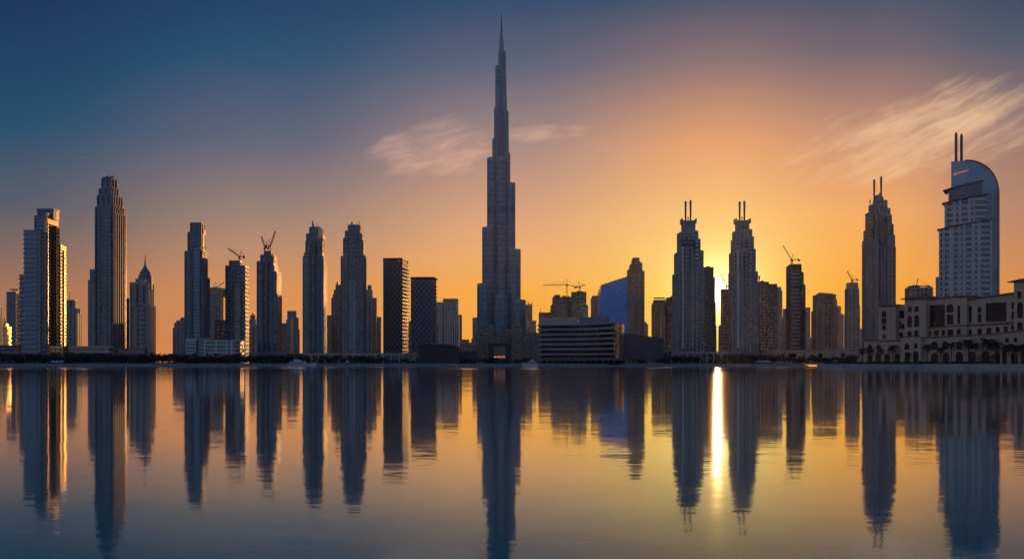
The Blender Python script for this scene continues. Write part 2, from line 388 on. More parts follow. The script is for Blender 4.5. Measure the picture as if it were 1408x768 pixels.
# ------------------------------------------------------------------ cranes
def truss(m, a, b, w, t=.28, bay_len=None):
    a, b = Vector(a), Vector(b); d = (b - a); L = d.length; d.normalize()
    up = Vector((0, 0, 1)) if abs(d.z) < .9 else Vector((0, 1, 0))
    p = d.cross(up).normalized() * w / 2; q = d.cross(p).normalized() * w / 2
    cs = [p + q, p - q, -p - q, -p + q]
    for c in cs: m.bar(a + c, b + c, t)
    n = max(2, int(L / (bay_len or w * 1.3)))
    for i in range(n):
        s0, s1 = a + d * (L * i / n), a + d * (L * (i + 1) / n)
        for k in range(4):
            m.bar(s0 + cs[k], s1 + cs[(k + 1) % 4], t * .7)
    return m
def crane(label, D, foot, pivot, tip, w=1.5, tail=6.0, group='tower cranes on unfinished towers', flat=False, tailpx=None):
    """foot, pivot, tip: photo (column, row) of mast foot, slewing ring and jib tip"""
    P = lambda q, dy=0.0: Vector((X(q[0], D), D + dy, Z(q[1], D)))
    f, p, t = P(foot), P(pivot), P(tip, 4.0)
    root = thing('tower_crane', label, 'crane', f, 0, group)
    p, t = p - f, t - f; o = Vector((0, 0, 0)); p.x = 0
    truss(MB(), o, p, w, .3).build('mast', M['crane'], root)
    truss(MB(), p, t, w * .7, .26).build('jib', M['crane'], root)
    d = (t - p); sx = -1 if d.x > 0 else 1
    tp = p + Vector((sx * tail, -2, 0.6))
    if tailpx: tp = P(tailpx, -2) - f
    cj = MB().bar(p, tp, .9).build('counter_jib', M['crane'], root)
    MB().box(tp.x - 1.2, tp.x + 1.2, tp.y - 1, tp.y + 1, tp.z - 2.4, tp.z - .2).build('counterweight', M['dark'], cj)
    MB().box(p.x - 1.1, p.x + 1.1, p.y - 2.6, p.y - .8, p.z - 2.2, p.z + .3).build('cab', M['dark'], root)
    a = p + Vector((sx * 1.5, 0, 6.5)); m = MB().bar(p, a, .5)
    m.bar(a, p + d * .72, .18); m.bar(a, tp, .18); m.build('stay_frame', M['crane'], root)
    return root
# ------------------------------------------------------------------ ground, shore, water
def flat(name, poly, z, mat, kind='structure'):
    o = MB(); o.v = [(x, y, z) for x, y in poly]; o.f = [tuple(range(len(poly)))]
    o = o.build(name, mat); return tag(o, kind=kind)
m, g, b = new_mat('dry_ground')
tc = g.n('ShaderNodeTexCoord').outputs['Object']
g.put(b.inputs['Base Color'], g.mix(g.noise(tc, .02, 6, .6)[0], (.10, .085, .07, 1), (.24, .19, .15, 1))); b.inputs['Roughness'].default_value = .95
M['ground'] = m
flat('ground', [(-2600, 946), (250, 946), (330, 520), (2600, 520), (2600, 3700), (-2600, 3700)], GZ, M['ground'])
M['beach'] = wall_mat('pale_sand', (.42, .30, .24), .9, .2, scale=.2)
o = MB(); ys = [(926, -.6), (932, .25), (938, 1.0), (944, GZ - .15), (952, GZ + .004)]
b0 = 0
for yy, zz in ys: o.v += [(-2400, yy, zz), (252, yy, zz)]
o.f = [(2 * i, 2 * i + 1, 2 * i + 3, 2 * i + 2) for i in range(4)]
tag(o.build('beach', M['beach']), kind='structure')
M['paving'] = wall_mat('promenade_paving', (.20, .165, .15), .85, .2, scale=.4)
flat('promenade', [(-2400, 953), (250, 953), (250, 966), (-2400, 966)], GZ + .008, M['paving'])
tag(MB().box(-2400, 250, 951.6, 952.6, GZ - .1, GZ + .75).build('sea_wall', M['grey']), 'low grey sea wall running along the far beach in front of the trees', 'wall')
# water
m, g, b = new_mat('lake_water')
pos = g.n('ShaderNodeNewGeometry').outputs['Position']
px_, py_, pz_ = g.sep(pos)
a1 = g.noise(g.xyz(g.m('MULTIPLY', px_, .35), py_, 0.0), 2.6, 3, .65)[1]
a2 = g.noise(g.xyz(g.m('MULTIPLY', px_, .22), py_, 5.0), .16, 4, .6)[1]
big = g.noise(g.xyz(g.m('MULTIPLY', px_, .25), py_, 9.0), .018, 3, .6)[0]
calm = g.mr(big, .35, .7, .55, 1.25)
shore = g.m('MULTIPLY', g.mr(py_, 480.0, 700.0), g.mr(g.noise(g.xyz(px_, g.m('MULTIPLY', py_, .35), 3.0), .0085, 2, .5)[0], .44, .56))
WAVE = 0.034
amp = g.m('ADD', g.m('MULTIPLY', calm, WAVE), g.m('MULTIPLY', shore, .55))
h = g.vm('ADD', g.vm('SUBTRACT', a1, (.5, .5, .5)), g.vm('SCALE', g.vm('SUBTRACT', a2, (.5, .5, .5))))
sc2 = h.node.inputs[1].links[0].from_node; sc2.inputs['Scale'].default_value = .5
hv = g.n('ShaderNodeVectorMath', operation='SCALE'); g.put(hv.inputs[0], h); g.put(hv.inputs['Scale'], amp)
hx, hy, hz = g.sep(hv.outputs[0])
nrm = g.vm('NORMALIZE', g.xyz(hx, hy, 1.0))
inc = g.n('ShaderNodeNewGeometry').outputs['Incoming']
cz = g.sep(inc)[2]                                       # sine of the grazing angle: water mirrors best where it is seen flattest
fr = g.m('EXPONENT', g.m('MULTIPLY', g.m('POWER', g.m('DIVIDE', cz, .155), 2.0), -1.0))
gl = g.n('ShaderNodeBsdfGlossy', distribution='GGX'); gl.inputs['Roughness'].default_value = .055
g.put(gl.inputs['Color'], g.mix(g.mr(cz, .06, .175), (.97, .98, 1, 1), (.64, .86, .92, 1))); g.put(gl.inputs['Normal'], nrm)
df = g.n('ShaderNodeBsdfDiffuse'); df.inputs['Color'].default_value = (.0005, .215, .20, 1)
mx = g.n('ShaderNodeMixShader'); g.put(mx.inputs[0], fr); g.put(mx.inputs[1], df.outputs[0]); g.put(mx.inputs[2], gl.outputs[0])
m.node_tree.nodes.remove(b); g.put(m.node_tree.nodes['Material Output'].inputs['Surface'], mx.outputs[0])
M['water'] = m
flat('lake_water', [(-1500, -120), (1500, -120), (1500, 934), (-1500, 934)], 0.0, m)
# evening haze
m = bpy.data.materials.new('haze_air'); m.use_nodes = True; nt2 = m.node_tree; nt2.nodes.clear()
pv = nt2.nodes.new('ShaderNodeVolumePrincipled')
pv.inputs['Density'].default_value = HAZE; pv.inputs['Color'].default_value = (.86, .80, .78, 1); pv.inputs['Anisotropy'].default_value = HG
nt2.links.new(pv.outputs[0], nt2.nodes.new('ShaderNodeOutputMaterial').inputs['Volume'])
hz = tag(MB().box(-2700, 2700, -140, 3800, -1.6, 720).build('haze', m), kind='stuff')
# ------------------------------------------------------------------ the needle skyscraper
AXX, AXD = 689.5, 1500.0
root = thing('needle_skyscraper', 'tallest needle tower of stepped silver tubes with a thin spire, far above every other roof', 'skyscraper', (X(AXX, AXD), AXD, GZ))
PXM = AXD / F
def tubepoly(cx, cy, r, n=12, ph=0.0): return [(cx + r * math.cos(2 * math.pi * (i + .5) / n + ph), cy + r * math.sin(2 * math.pi * (i + .5) / n + ph)) for i in range(n)]
def zrow(y): return Z(y, AXD) - GZ
BANDS = [(285.5, 291.5), (371.5, 376.5), (434, 440)]
def tube(cx, cy, r, ytop):
    p = tubepoly(cx, cy, r); zt = zrow(ytop)
    core = MB().prism(p, 0, zt); grid, belt = MB(), MB()
    ring = tubepoly(cx, cy, r + .3); k = 0; z = 0.0; fh = 7.4
    while z < zt - 2:
        grid.prism(ring, z, z + fh * .2); z += fh
    grid.prism(tubepoly(cx, cy, r + .45), zt - 3, zt + 1.2)
    for i in range(12):
        for q in (0, .5):
            a = Vector(p[i]).lerp(Vector(p[(i + 1) % 12]), q); o = (a - Vector((cx, cy))).normalized()
            t = Vector((-o.y, o.x)) * .32
            grid.prism([tuple(a + o * .75 - t), tuple(a + o * .75 + t), tuple(a - o * .3 + t), tuple(a - o * .3 - t)], 0, zt + .5)
    o = core.build('tower_tube', M['gmirror'], root); grid.build('mullion_grid', M['steel'], o)
    for y0, y1 in BANDS:
        if y0 > ytop + 4: MB().prism(tubepoly(cx, cy, r + .82), zrow(y1), zrow(y0)).build('mechanical_band', M['matte'], o)
# wings run out from the axis: two to the front, one to the back; (silhouette column, top row)
LW = [(657, 392), (663.7, 315), (670.5, 220), (677.5, 193), (680, 150), (683, 121)]
RW = [(722, 414), (715.4, 345), (708, 254), (701, 213), (698.7, 155), (695.7, 107)]
for side, wing in ((-1, LW), (1, RW)):
    ca, sa = math.cos(R(33)), math.sin(R(33))
    for i, (px, yt) in enumerate(wing):
        ext = abs(px - AXX) * PXM; r = min(9.5, max(3.4, ext * .34)) if i < 4 else max(2.6, ext * .4)
        rho = (ext - r) / ca
        tube(side * rho * ca, -rho * sa, r, yt)
for rho, r, yt in ((30, 10, 300), (20, 9.5, 180), (11, 7, 132)): tube(0, rho, r, yt)
tube(0, -16, 10.5, 408); tube(-.5, -7, 9.0, 220)
tube(-2.2, 0, 5.6, 92); tube(.9, -.5, 4.6, 72); tube(-.2, 0, 2.6, 56)
MB().lathe([(1.9, zrow(58)), (1.5, zrow(47)), (.9, zrow(33)), (.35, zrow(19.5))], 8).build('spire', M['mast'], root)
# low stepped annexes round its foot
rj = random.Random(5)
base = MB(); bg_ = MB()
for i in range(16):
    x = X(rj.uniform(652, 735), 1400) - X(AXX, AXD); w = rj.uniform(6, 15); hh = rj.uniform(18, 62) * (1.15 - abs(x) / 120)
    y = -90 + rj.uniform(-20, 20)
    c_, g_ = facade([(x - w, y - 8), (x + w, y - 8), (x + w, y + 8), (x - w, y + 8)], 0, max(8, hh) * .8, 'punch')
    n0 = len(base.v); base.v += c_.v; base.f += [tuple(q + n0 for q in f) for f in c_.f]
    n0 = len(bg_.v); bg_.v += g_.v; bg_.f += [tuple(q + n0 for q in f) for f in g_.f]
pb = base.build('podium', M['gbrown'], root); bg_.build('facade_grid', M['brown'], pb)

# ------------------------------------------------------------------ towers, from the dark end of the skyline towards the sun
ST, AP, OB = 'skyscraper', 'apartment_tower', 'office_block'
T = tower(AP, 'grey stepped tower cut by the frame edge, behind the small orange domed block', 'tower', 1500, [(-14, 436), (-14, 422)], [(7, 436), (2.5, 422)], 'punch', 'slate')
T = tower(OB, 'small sunlit orange block with a rounded roof beside the steel-blue tower', 'building', 1150, [(3, 450), (4, 446)], [(16, 450), (12, 446)], 'band', 'gold', 'ggold', ratio=4.0, th=12.5)
ox, oy, w, dd, zb, zt = T.tiers[-1]
MB().loft([[(ox + w * .5 * math.cos(a) * k, oy + dd * .45 * math.sin(a) * k, zt + h_) for a in [2 * math.pi * i / 14 for i in range(14)]] for k, h_ in ((1, 0), (.92, 1.2), (.7, 2.4), (.3, 3.1))]).build('dome', M['gold'], T.root)
T = tower(AP, 'plain steel-blue tower with a flat roof frame, behind the gold-edged tower', 'tower', 1260, [(9, 402)], [(28, 402)], 'glass', 'blue', 'gblue')
a, b_ = front_u(T, 15, 0), front_u(T, 26, 0); zt = T.top
m = MB().box(a, b_, -3, 3, zt + 3.2, zt + 4.4)
for u in (a + 3, b_ - 3): m.box(u - .4, u + .4, -.4, .4, zt - .5, zt + 3.3)
m.build('roof_frame', M['dark'], T.root)
# the gold-edged cluster
T = tower(ST, 'cluster tower with a curved gold-lit crown and gold side strips', 'skyscraper', 1060, [(32, 317)], [(60, 317)], 'band', 'blue', 'gblue', ratio=1.0, parapet=.8)
bay(T, 26, 33, 378, 'band', 'slate', 'gblue', -6, back=.6, name='side_block')
bay(T, 47.5, 65.5, 297, 'bandfine', 'slate', 'gblue', -1.0, back=.45, name='main_block')
bay(T, 55.5, 65, 320, 'glass', 'dark', 'gdark', 0.5, back=.4, name='glass_bay')
bay(T, 51, 55.5, 318, 'bandfine', 'stone', 'gblue', 0.7, back=.4, name='balcony_bay')
def strip_block(T, p0, p1, yt, depth, yl, st, wall, glass, name, turn, yb=None):
    """slim block turned by its own angle, its sunny face towards the dusk"""
    u0, u1 = front_u(T, p0, yl), front_u(T, p1, yl); D = T.D + yl
    w = u1 - u0; dr = R(turn); ax = Vector((math.cos(dr), math.sin(dr))); ay = Vector((-math.sin(dr), math.cos(dr)))
    # sunny face runs back from the front edge u0..; its width in view is w
    o = Vector((u0, yl)); poly = [o - ax * 3, o, o + ay * depth, o + ay * depth - ax * 3]
    core, grid = facade([tuple(p) for p in poly], 0 if yb is None else Z(yb, D) - GZ, Z(yt, D) - GZ, st, .6)
    c_ = core.build(name, M[glass], T.root); grid.build('facade_grid', M[wall], c_); return c_
def depth_for(T, p0, p1, yl, turn):
    u0 = front_u(T, p0, yl); dr = R(turn); lo, hi = 1, 200
    for _ in range(40):
        md = (lo + hi) / 2; x = T.cx + u0 - math.sin(dr) * md; y = T.D + yl + math.cos(dr) * md
        lo, hi = (md, hi) if project((x, y)) < p1 else (lo, md)
    return lo
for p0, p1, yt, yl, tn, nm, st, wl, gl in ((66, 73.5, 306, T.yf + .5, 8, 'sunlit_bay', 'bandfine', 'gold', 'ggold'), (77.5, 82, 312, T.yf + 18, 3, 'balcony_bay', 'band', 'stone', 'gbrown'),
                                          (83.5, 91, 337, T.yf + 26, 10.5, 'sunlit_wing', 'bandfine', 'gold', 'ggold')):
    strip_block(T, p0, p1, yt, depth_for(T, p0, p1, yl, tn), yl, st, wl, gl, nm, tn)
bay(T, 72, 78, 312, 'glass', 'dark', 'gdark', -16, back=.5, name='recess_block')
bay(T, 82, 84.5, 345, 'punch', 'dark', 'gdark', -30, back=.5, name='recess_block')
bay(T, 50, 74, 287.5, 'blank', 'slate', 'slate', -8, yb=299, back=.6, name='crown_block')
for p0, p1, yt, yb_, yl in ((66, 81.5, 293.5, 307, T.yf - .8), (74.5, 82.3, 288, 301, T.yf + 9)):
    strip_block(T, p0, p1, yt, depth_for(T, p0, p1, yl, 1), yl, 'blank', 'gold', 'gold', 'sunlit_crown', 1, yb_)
T = tower('arcade_pavilion', 'low sunlit orange arcaded pavilion at the foot of the gold-edged tower', 'pavilion', 1000, [(69, 477)], [(94, 477)], 'grid', 'gold', 'gbrown', ratio=.6, th=-14)
m = MB()
for i in range(7): m.box(-T.w * .46 + i * T.w * .153 - .35, -T.w * .46 + i * T.w * .153 + .35, T.yf - 2.2, T.yf - 1.5, 0, 6)
m.box(-T.w * .5, T.w * .5, T.yf - 2.6, T.yf - .3, 6, 6.9); m.build('colonnade', M['gold'], T.root)
T = tower(AP, 'slim grey tower with a single roof pole beside the gold side strip', 'tower', 1500, [(91, 413)], [(112, 431), (110.3, 423), (108, 413)], 'pier', 'slate', 'gblue', ratio=1.2)
bay(T, 96, 105, 424, 'pier', 'stone', 'gdark', .8); mast(T, 96.3, 416, 402, 1.0, 'roof_pole')
T = tower(AP, 'narrow blue-glass tower half hidden by the tallest tower of the dark end', 'tower', 1360, [(121, 386), (123.5, 371)], [(136, 371)], 'glass', 'slate', 'gblue', ratio=1.0)
bay(T, 124, 133, 406, 'pier', 'stone', 'gblue', 1.0)
# tallest of the dark end
T = tower(ST, 'very tall bullet-topped tower with stepped shoulders and rosy flank, next to the pagoda-topped tower', 'skyscraper', 1110,
          [(131, 285), (133.7, 269), (136.2, 260), (139.8, 245)], [(171, 293), (170, 283), (168, 269), (162.5, 258), (160.5, 246)], 'pier', 'slate', 'gdark', ratio=1.35, th=-5)
bay(T, 139, 152.5, 285, 'band', 'blue', 'gdark', 1.4, 345); bay(T, 139, 152.5, 346, 'bandfine', 'stone', 'gdark', .9, name='lower_bay')
bay(T, 140, 151, 262, 'blank', 'slate', 'slate', -5, 285, .3, 'crown_face')
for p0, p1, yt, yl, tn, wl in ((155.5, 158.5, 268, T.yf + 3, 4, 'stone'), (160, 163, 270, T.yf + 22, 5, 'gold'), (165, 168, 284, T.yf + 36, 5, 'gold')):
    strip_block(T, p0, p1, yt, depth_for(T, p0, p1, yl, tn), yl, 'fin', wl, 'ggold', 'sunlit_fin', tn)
roof_clutter(T, 5, 3, 5); mast(T, 150.5, 247, 240, .6, 'antenna', taper=.4); mast(T, 148, 247, 242.5, .5, 'antenna')
T = tower('podium_block', 'long low tan podium behind the trees at the foot of the bullet-topped tower', 'building', 1000, [(96, 477)], [(156, 477)], 'band', 'sand', 'gbrown', ratio=.3)
T = tower('podium_block', 'low dark podium under the pagoda-topped tower', 'building', 1010, [(157, 480)], [(203, 480)], 'band', 'brown', 'gbrown', ratio=.3)
T = tower('podium_block', 'low dark podium below the steel-blue tower at the frame edge', 'building', 1000, [(-6, 476)], [(30, 476)], 'band', 'dark', 'gdark', ratio=.35)
T = tower('podium_block', 'small low dark podium just before the orange arcaded pavilion', 'building', 1008, [(56, 477)], [(69, 477)], 'band', 'dark', 'gdark', ratio=.8)
T = tower(AP, 'dark slim tower squeezed between the bullet-topped and the pagoda-topped towers', 'tower', 1420, [(168, 418), (171, 411)], [(181, 418), (180, 411)], 'punch', 'dark', 'gdark')
roof_clutter(T, 4, 9, 6)
# pagoda top
T = tower(ST, 'tower with a pagoda-like tiered round crown and a bright gold strip', 'skyscraper', 1040, [(179, 389), (187, 384)], [(213.5, 420), (211, 390), (208.5, 378)], 'pier', 'stone', 'gdark', ratio=1.2, th=2)
bay(T, 182, 187, 391, 'bandfine', 'stone', 'gblue', 1.0); bay(T, 190, 197, 395, 'band', 'slate', 'gblue', 1.2)
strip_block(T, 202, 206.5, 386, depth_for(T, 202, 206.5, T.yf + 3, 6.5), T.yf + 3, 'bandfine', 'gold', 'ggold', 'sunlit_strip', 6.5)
u = front_u(T, 199.6, 0); rr = lambda px: px * 1040 / F
prof = []
for y, r_ in ((398, 9.6), (379, 9.0), (378.4, 7.8), (374, 7.2), (373.5, 5.8), (370.6, 4.9), (370.2, 3.4), (366.8, 2.8), (366.4, 1.7), (361, 1.0), (351, .3)): prof.append((rr(r_), Z(y, 1040) - GZ))
MB().lathe(prof, 18, u, 0).build('pagoda_crown', M['slate'], T.root)
# ------------------------------------------------------------------ second group
T = tower(AP, 'stepped grey slab tower standing alone before the wide sky gap', 'tower', 1500, [(238, 451), (240, 444), (243, 441), (248.5, 437)], [(258, 437)], 'pier', 'stone', 'gdark', ratio=.8)
T = tower(ST, 'tall tower with a square blank crown and a slanted shoulder, over the low banded apartments', 'skyscraper', 1090,
          [(254.3, 346), (258.5, 320), (262, 306)], [(288, 381), (285, 345), (282.5, 322), (281, 307)], 'pier', 'slate', 'gdark', ratio=1.25, th=1)
bay(T, 265, 275, 341, 'bandfine', 'blue', 'gblue', 1.2); bay(T, 262.5, 274, 308, 'blank', 'slate', 'slate', -6, 341, .5, 'crown_face')
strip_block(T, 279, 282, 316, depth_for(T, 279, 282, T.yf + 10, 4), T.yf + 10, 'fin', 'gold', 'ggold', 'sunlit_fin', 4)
T = tower('unfinished_tower', 'unfinished frame tower with an open slot under its roof beam, between two tall towers', 'tower', 1500, [(287, 402), (289, 396)], [(307, 396)], 'grid', 'stone', 'gdark', ratio=.8)
bay(T, 293, 300, 420, 'pier', 'stone', 'gbrown', .8)
blockpx(T, 306, 312.5, 396.5, 408, T.yf, T.yf + 14, 'brown', 'bridge_beam'); blockpx(T, 310.5, 312.5, 407, 476, T.yf, T.yf + 14, 'brown', 'side_pier')
crane('small luffing crane on the unfinished frame tower with the open slot', 1500, (298, 397), (297.5, 395), (307, 387.5), 1.5, 4)
T = tower(OB, 'short near-black block in front of the slotted unfinished tower', 'building', 1350, [(296, 441)], [(314, 441)], 'grid', 'black', 'gdark')
T = tower(AP, 'domed small tower peeping out behind the dark grid tower', 'tower', 1700, [(341, 447), (343, 439), (345, 436)], [(354, 447), (352, 439), (350, 436)], 'pier', 'stone', 'gdark')
MB().lathe([(4.6, T.top), (4.2, T.top + 2), (2.2, T.top + 4), (.4, T.top + 6.5)], 12).build('dome', M['stone'], T.root)
T = tower(ST, 'dark grid-faced tower with a luffing crane on its flat roof', 'skyscraper', 1150, [(310, 366), (315, 359)], [(342.5, 366), (333, 359)], 'grid', 'slate', 'gdark', ratio=1.0, th=2)
bay(T, 322, 331, 394, 'bandfine', 'stone', 'gblue', 1.2); bay(T, 313, 320, 372, 'bandfine', 'blue', 'gdark', .8)
crane('luffing crane leaning away from the sun on the dark grid-faced tower', 1150, (330, 360), (328, 353), (312.5, 341), 1.7, 5)
T = tower(ST, 'tower with a stepped crown and two cranes raised in a V', 'skyscraper', 1130, [(353.6, 360), (358.5, 351), (363.5, 345)], [(387, 404), (386, 374), (382, 365), (380, 352), (374.5, 346)], 'pier', 'slate', 'gdark', ratio=1.2, th=1)
bay(T, 362.5, 369, 360, 'glass', 'dark', 'gdark', 1.0)
crane('thin luffing crane forming the shorter arm of the V on the stepped tower', 1128, (364.5, 346), (364, 341), (358.3, 324), 1.5, 4)
crane('thin luffing crane forming the longer arm of the V on the stepped tower', 1134, (372, 346), (371.5, 338), (377.5, 317), 1.5, 4)
T = tower(AP, 'short stone tower with a stepped top in the gap before the two bullet-shaped towers', 'tower', 1450, [(394, 440), (395.5, 428)], [(411.5, 453), (410, 437), (407, 428)], 'pier', 'stone', 'gbrown', ratio=.9)
bay(T, 399, 404.5, 436, 'glass', 'stone', 'ggold', .8)
T = tower(AP, 'low dark slab tower leaning on the short stepped stone tower', 'tower', 1480, [(386, 445)], [(394.5, 445)], 'pier', 'brown', 'gdark')
T = tower(ST, 'bullet-shaped tower with an orange quarter dome at its top', 'skyscraper', 1130, [(417, 353), (419, 348), (420.7, 332), (421.7, 322), (426, 313)], [(448.7, 353), (446, 329), (443.5, 321), (438.5, 312)], 'fin', 'slate', 'gblue', ratio=1.0)
bay(T, 427, 434, 334, 'glass', 'dark', 'gdark', 1.2); bay(T, 421, 425, 350, 'bandfine', 'stone', 'gdark', .8); bay(T, 436, 440.5, 336, 'bandfine', 'blue', 'gdark', .9)
u0, u1 = front_u(T, 438, -4), front_u(T, 445, -4); D_ = T.D - 4; n = 8
arc = [(u0 + (u1 - u0) * math.sin(i / n * math.pi / 2), Z(328, D_) - GZ + (Z(311, D_) - Z(328, D_)) * math.cos(i / n * math.pi / 2)) for i in range(n + 1)] + [(u0, Z(328, D_) - GZ)]
MB().loft([[(a_, yy, z_) for a_, z_ in arc] for yy in (-8, 6)]).build('quarter_dome', M['gold'], T.root)
m = MB()
uu = front_u(T, 431, 0); m.loft([[(uu - 1.6, -.4, T.top), (uu + 1.6, -.4, T.top), (uu + 1.6, .4, T.top), (uu - 1.6, .4, T.top)], [(uu - 1.3, -.3, T.top + 8), (uu - .9, -.3, T.top + 8), (uu - .9, .3, T.top + 8), (uu - 1.3, .3, T.top + 8)]])
m.build('roof_fin', M['slate'], T.root); mast(T, 436, 313, 307.5, 1.2, 'antenna')
T = tower(AP, 'hazy plain tower seen between the bullet-shaped pair', 'tower', 1800, [(446, 434)], [(458, 434)], 'pier', 'brown', 'gbrown')
T = tower(AP, 'hazy stepped tower with a ragged pointed top, hard by the taller bullet-shaped tower', 'tower', 1600, [(456, 410), (458, 405), (459.5, 399), (462, 392)], [(472, 392)], 'pier', 'brown', 'gbrown')
roof_clutter(T, 5, 21, 6); mast(T, 465.5, 393, 387, .7, 'antenna')
T = tower(ST, 'bullet-shaped tower with roof antennas and a thin gold edge', 'skyscraper', 1120, [(469.3, 353), (472.5, 328), (475, 318), (479, 310)], [(503, 352), (502, 331), (500, 322), (496.5, 310)], 'fin', 'slate', 'gdark', ratio=1.1, th=1)
bay(T, 480, 489.5, 328, 'band', 'slate', 'gdark', 1.2, 386); bay(T, 480, 489.5, 387, 'bandfine', 'stone', 'gblue', .9, name='lower_bay'); bay(T, 472.5, 476, 350, 'fin', 'stone', 'gdark', .8)
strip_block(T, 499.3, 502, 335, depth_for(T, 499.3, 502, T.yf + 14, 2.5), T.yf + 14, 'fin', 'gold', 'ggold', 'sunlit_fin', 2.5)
roof_clutter(T, 5, 8, 4); mast(T, 494, 313, 303.5, .9, 'antenna'); mast(T, 490, 312, 307, .7, 'antenna')
T = tower(AP, 'pencil tower with a knobbly top just sunward of the gold-edged bullet tower', 'tower', 1500, [(501, 399), (506, 393)], [(512, 399), (510.5, 393)], 'pier', 'stone', 'gbrown')
roof_clutter(T, 3, 4, 4)
T = tower(AP, 'flat-topped hazy pencil tower, middle one of three descending behind the bullet tower', 'tower', 1700, [(511, 415), (512.5, 410)], [(518, 410)], 'punch', 'brown', 'gbrown')
T = tower(AP, 'lowest of the three hazy pencil towers beside the dark lattice tower', 'tower', 1900, [(518, 436)], [(524, 436)], 'punch', 'brown', 'gbrown')
# ------------------------------------------------------------------ lattice pair
for lab, px0, px1, yt, D, oh in (('dark lattice-faced slab tower with an open screened roof, the taller of the lattice pair', 527, 561, 360, 1210, 0), ('dark lattice-faced slab tower with an overhanging thin roof, the shorter of the lattice pair', 565, 599.5, 386, 1190, 1)):
    T = tower(ST, lab, 'skyscraper', D, [(px0, yt)], [(px1, yt)], 'lattice', 'slate', 'black', ratio=1.5, th=-6 if not oh else -3, group='lattice-faced towers')
    m = MB(); zt = T.top; hh = 5.2 * D / F
    n = 11
    for i in range(n + 1):
        x = -T.w / 2 + T.w * i / n
        for y in (-T.d / 2 + .4, T.d / 2 - .4): m.box(x - .3, x + .3, y - .3, y + .3, zt - .5, zt + hh - .8)
    for i in range(1, 16):
        y = -T.d / 2 + T.d * i / 16
        for x in (-T.w / 2 + .4, T.w / 2 - .4): m.box(x - .3, x + .3, y - .3, y + .3, zt - .5, zt + hh - .8)
    m.box(-T.w / 2 + 5, T.w / 2 - 6, -T.d / 2 + 6, T.d / 2 - 6, zt - .5, zt + hh * .62)
    m.build('roof_screen', M['dark'], T.root)
    MB().box(-T.w / 2 - .4, T.w / 2 + (2.2 if oh else 0), -T.d / 2 - .4, T.d / 2 + .4, zt + hh - .8, zt + hh + .2).build('roof_slab', M['dark'], T.root)
    m = MB(); k = 0
    z = 6.0
    while z < zt - 4:
        m.box(T.w / 2 + .1, T.w / 2 + 1.7, -T.d / 2 + 1, T.d / 2 - 1, z, z + .9); z += 3.9
    m.build('balcony_stack', M['brown'], T.root)
T = tower(AP, 'thin hazy tower filling the slit between the lattice pair', 'tower', 1900, [(560, 450), (562, 442)], [(567, 442)], 'punch', 'brown', 'gbrown')
T = tower(AP, 'hazy double slab tower with pale vertical bays behind the shorter lattice tower', 'tower', 1900, [(598, 416), (609.5, 411)], [(631.5, 434), (630, 411)], 'pier', 'stone', 'gbrown', ratio=.7)
for a_, b_ in ((600, 603.5), (605, 607.5), (612, 615), (618.5, 622), (625, 628)): bay(T, a_, b_, 419, 'fin', 'white', 'gbrown', 1.4)
T = tower(AP, 'thin hazy tower pressed to the double slab tower', 'tower', 2000, [(629, 433)], [(635, 433)], 'punch', 'brown', 'gbrown')
T = tower(OB, 'low hazy block far off before the needle tower', 'building', 2400, [(633, 467)], [(645, 467)], 'punch', 'brown', 'gbrown')
T = tower(OB, 'smaller low hazy block far off against the needle tower', 'building', 2400, [(644, 471)], [(651, 471)], 'punch', 'brown', 'gbrown')
T = tower(AP, 'hazy narrow tower at the dusk-side shoulder of the needle tower', 'tower', 2100, [(648.5, 466), (650, 437)], [(660, 437)], 'pier', 'stone', 'gbrown')
T = tower(AP, 'hazy tower with a roof crane at the sunward foot of the needle tower', 'tower', 2300, [(720, 419)], [(731.5, 419)], 'pier', 'brown', 'gbrown')
crane('small crane on the hazy tower at the foot of the needle tower', 2290, (727, 420), (725, 417), (720.5, 412), 1.6, 7)
T = tower(AP, 'shorter hazy pale tower before the one with a roof crane, by the needle tower', 'tower', 2200, [(722, 446), (724, 441)], [(737, 441)], 'punch', 'stone', 'gbrown')
T = tower(AP, 'small hazy tower with one roof antenna behind the wavy balcony building', 'tower', 1700, [(741, 430)], [(757, 430)], 'grid', 'brown', 'gbrown'); mast(T, 743.5, 431, 424, .9, 'antenna')
# ------------------------------------------------------------------ unfinished towers behind the wavy building
T = tower('unfinished_tower', 'broad brown unfinished tower with a ragged open top under the long crane', 'tower', 1500, [(757, 420), (759.5, 409)], [(784, 420), (785, 409)], 'grid', 'brown', 'gbrown', ratio=.6)
roof_clutter(T, 6, 31, 5); bay(T, 764, 778, 419, 'glass', 'stone', 'gbrown', .7)
crane('long-armed crane with a level jib above the broad brown unfinished tower', 1490, (779.3, 409), (779.3, 391), (747, 391.5), 1.8, 14, tailpx=(791, 394))
T = tower('unfinished_tower', 'dark brown square unfinished tower with a bent crane, beside the broad brown one', 'tower', 1450, [(785.5, 400)], [(808.5, 420), (806, 402)], 'grid', 'brown', 'gbrown', ratio=.8)
roof_clutter(T, 4, 33, 3)
crane('short bent crane on the dark brown square unfinished tower', 1440, (797, 401), (797, 394), (805, 391), 1.7, 4)
T = tower(AP, 'hazy plain tower in the gap before the cobalt glass wedge', 'tower', 1800, [(812.5, 410), (814, 407)], [(828, 407)], 'punch', 'brown', 'gbrown')
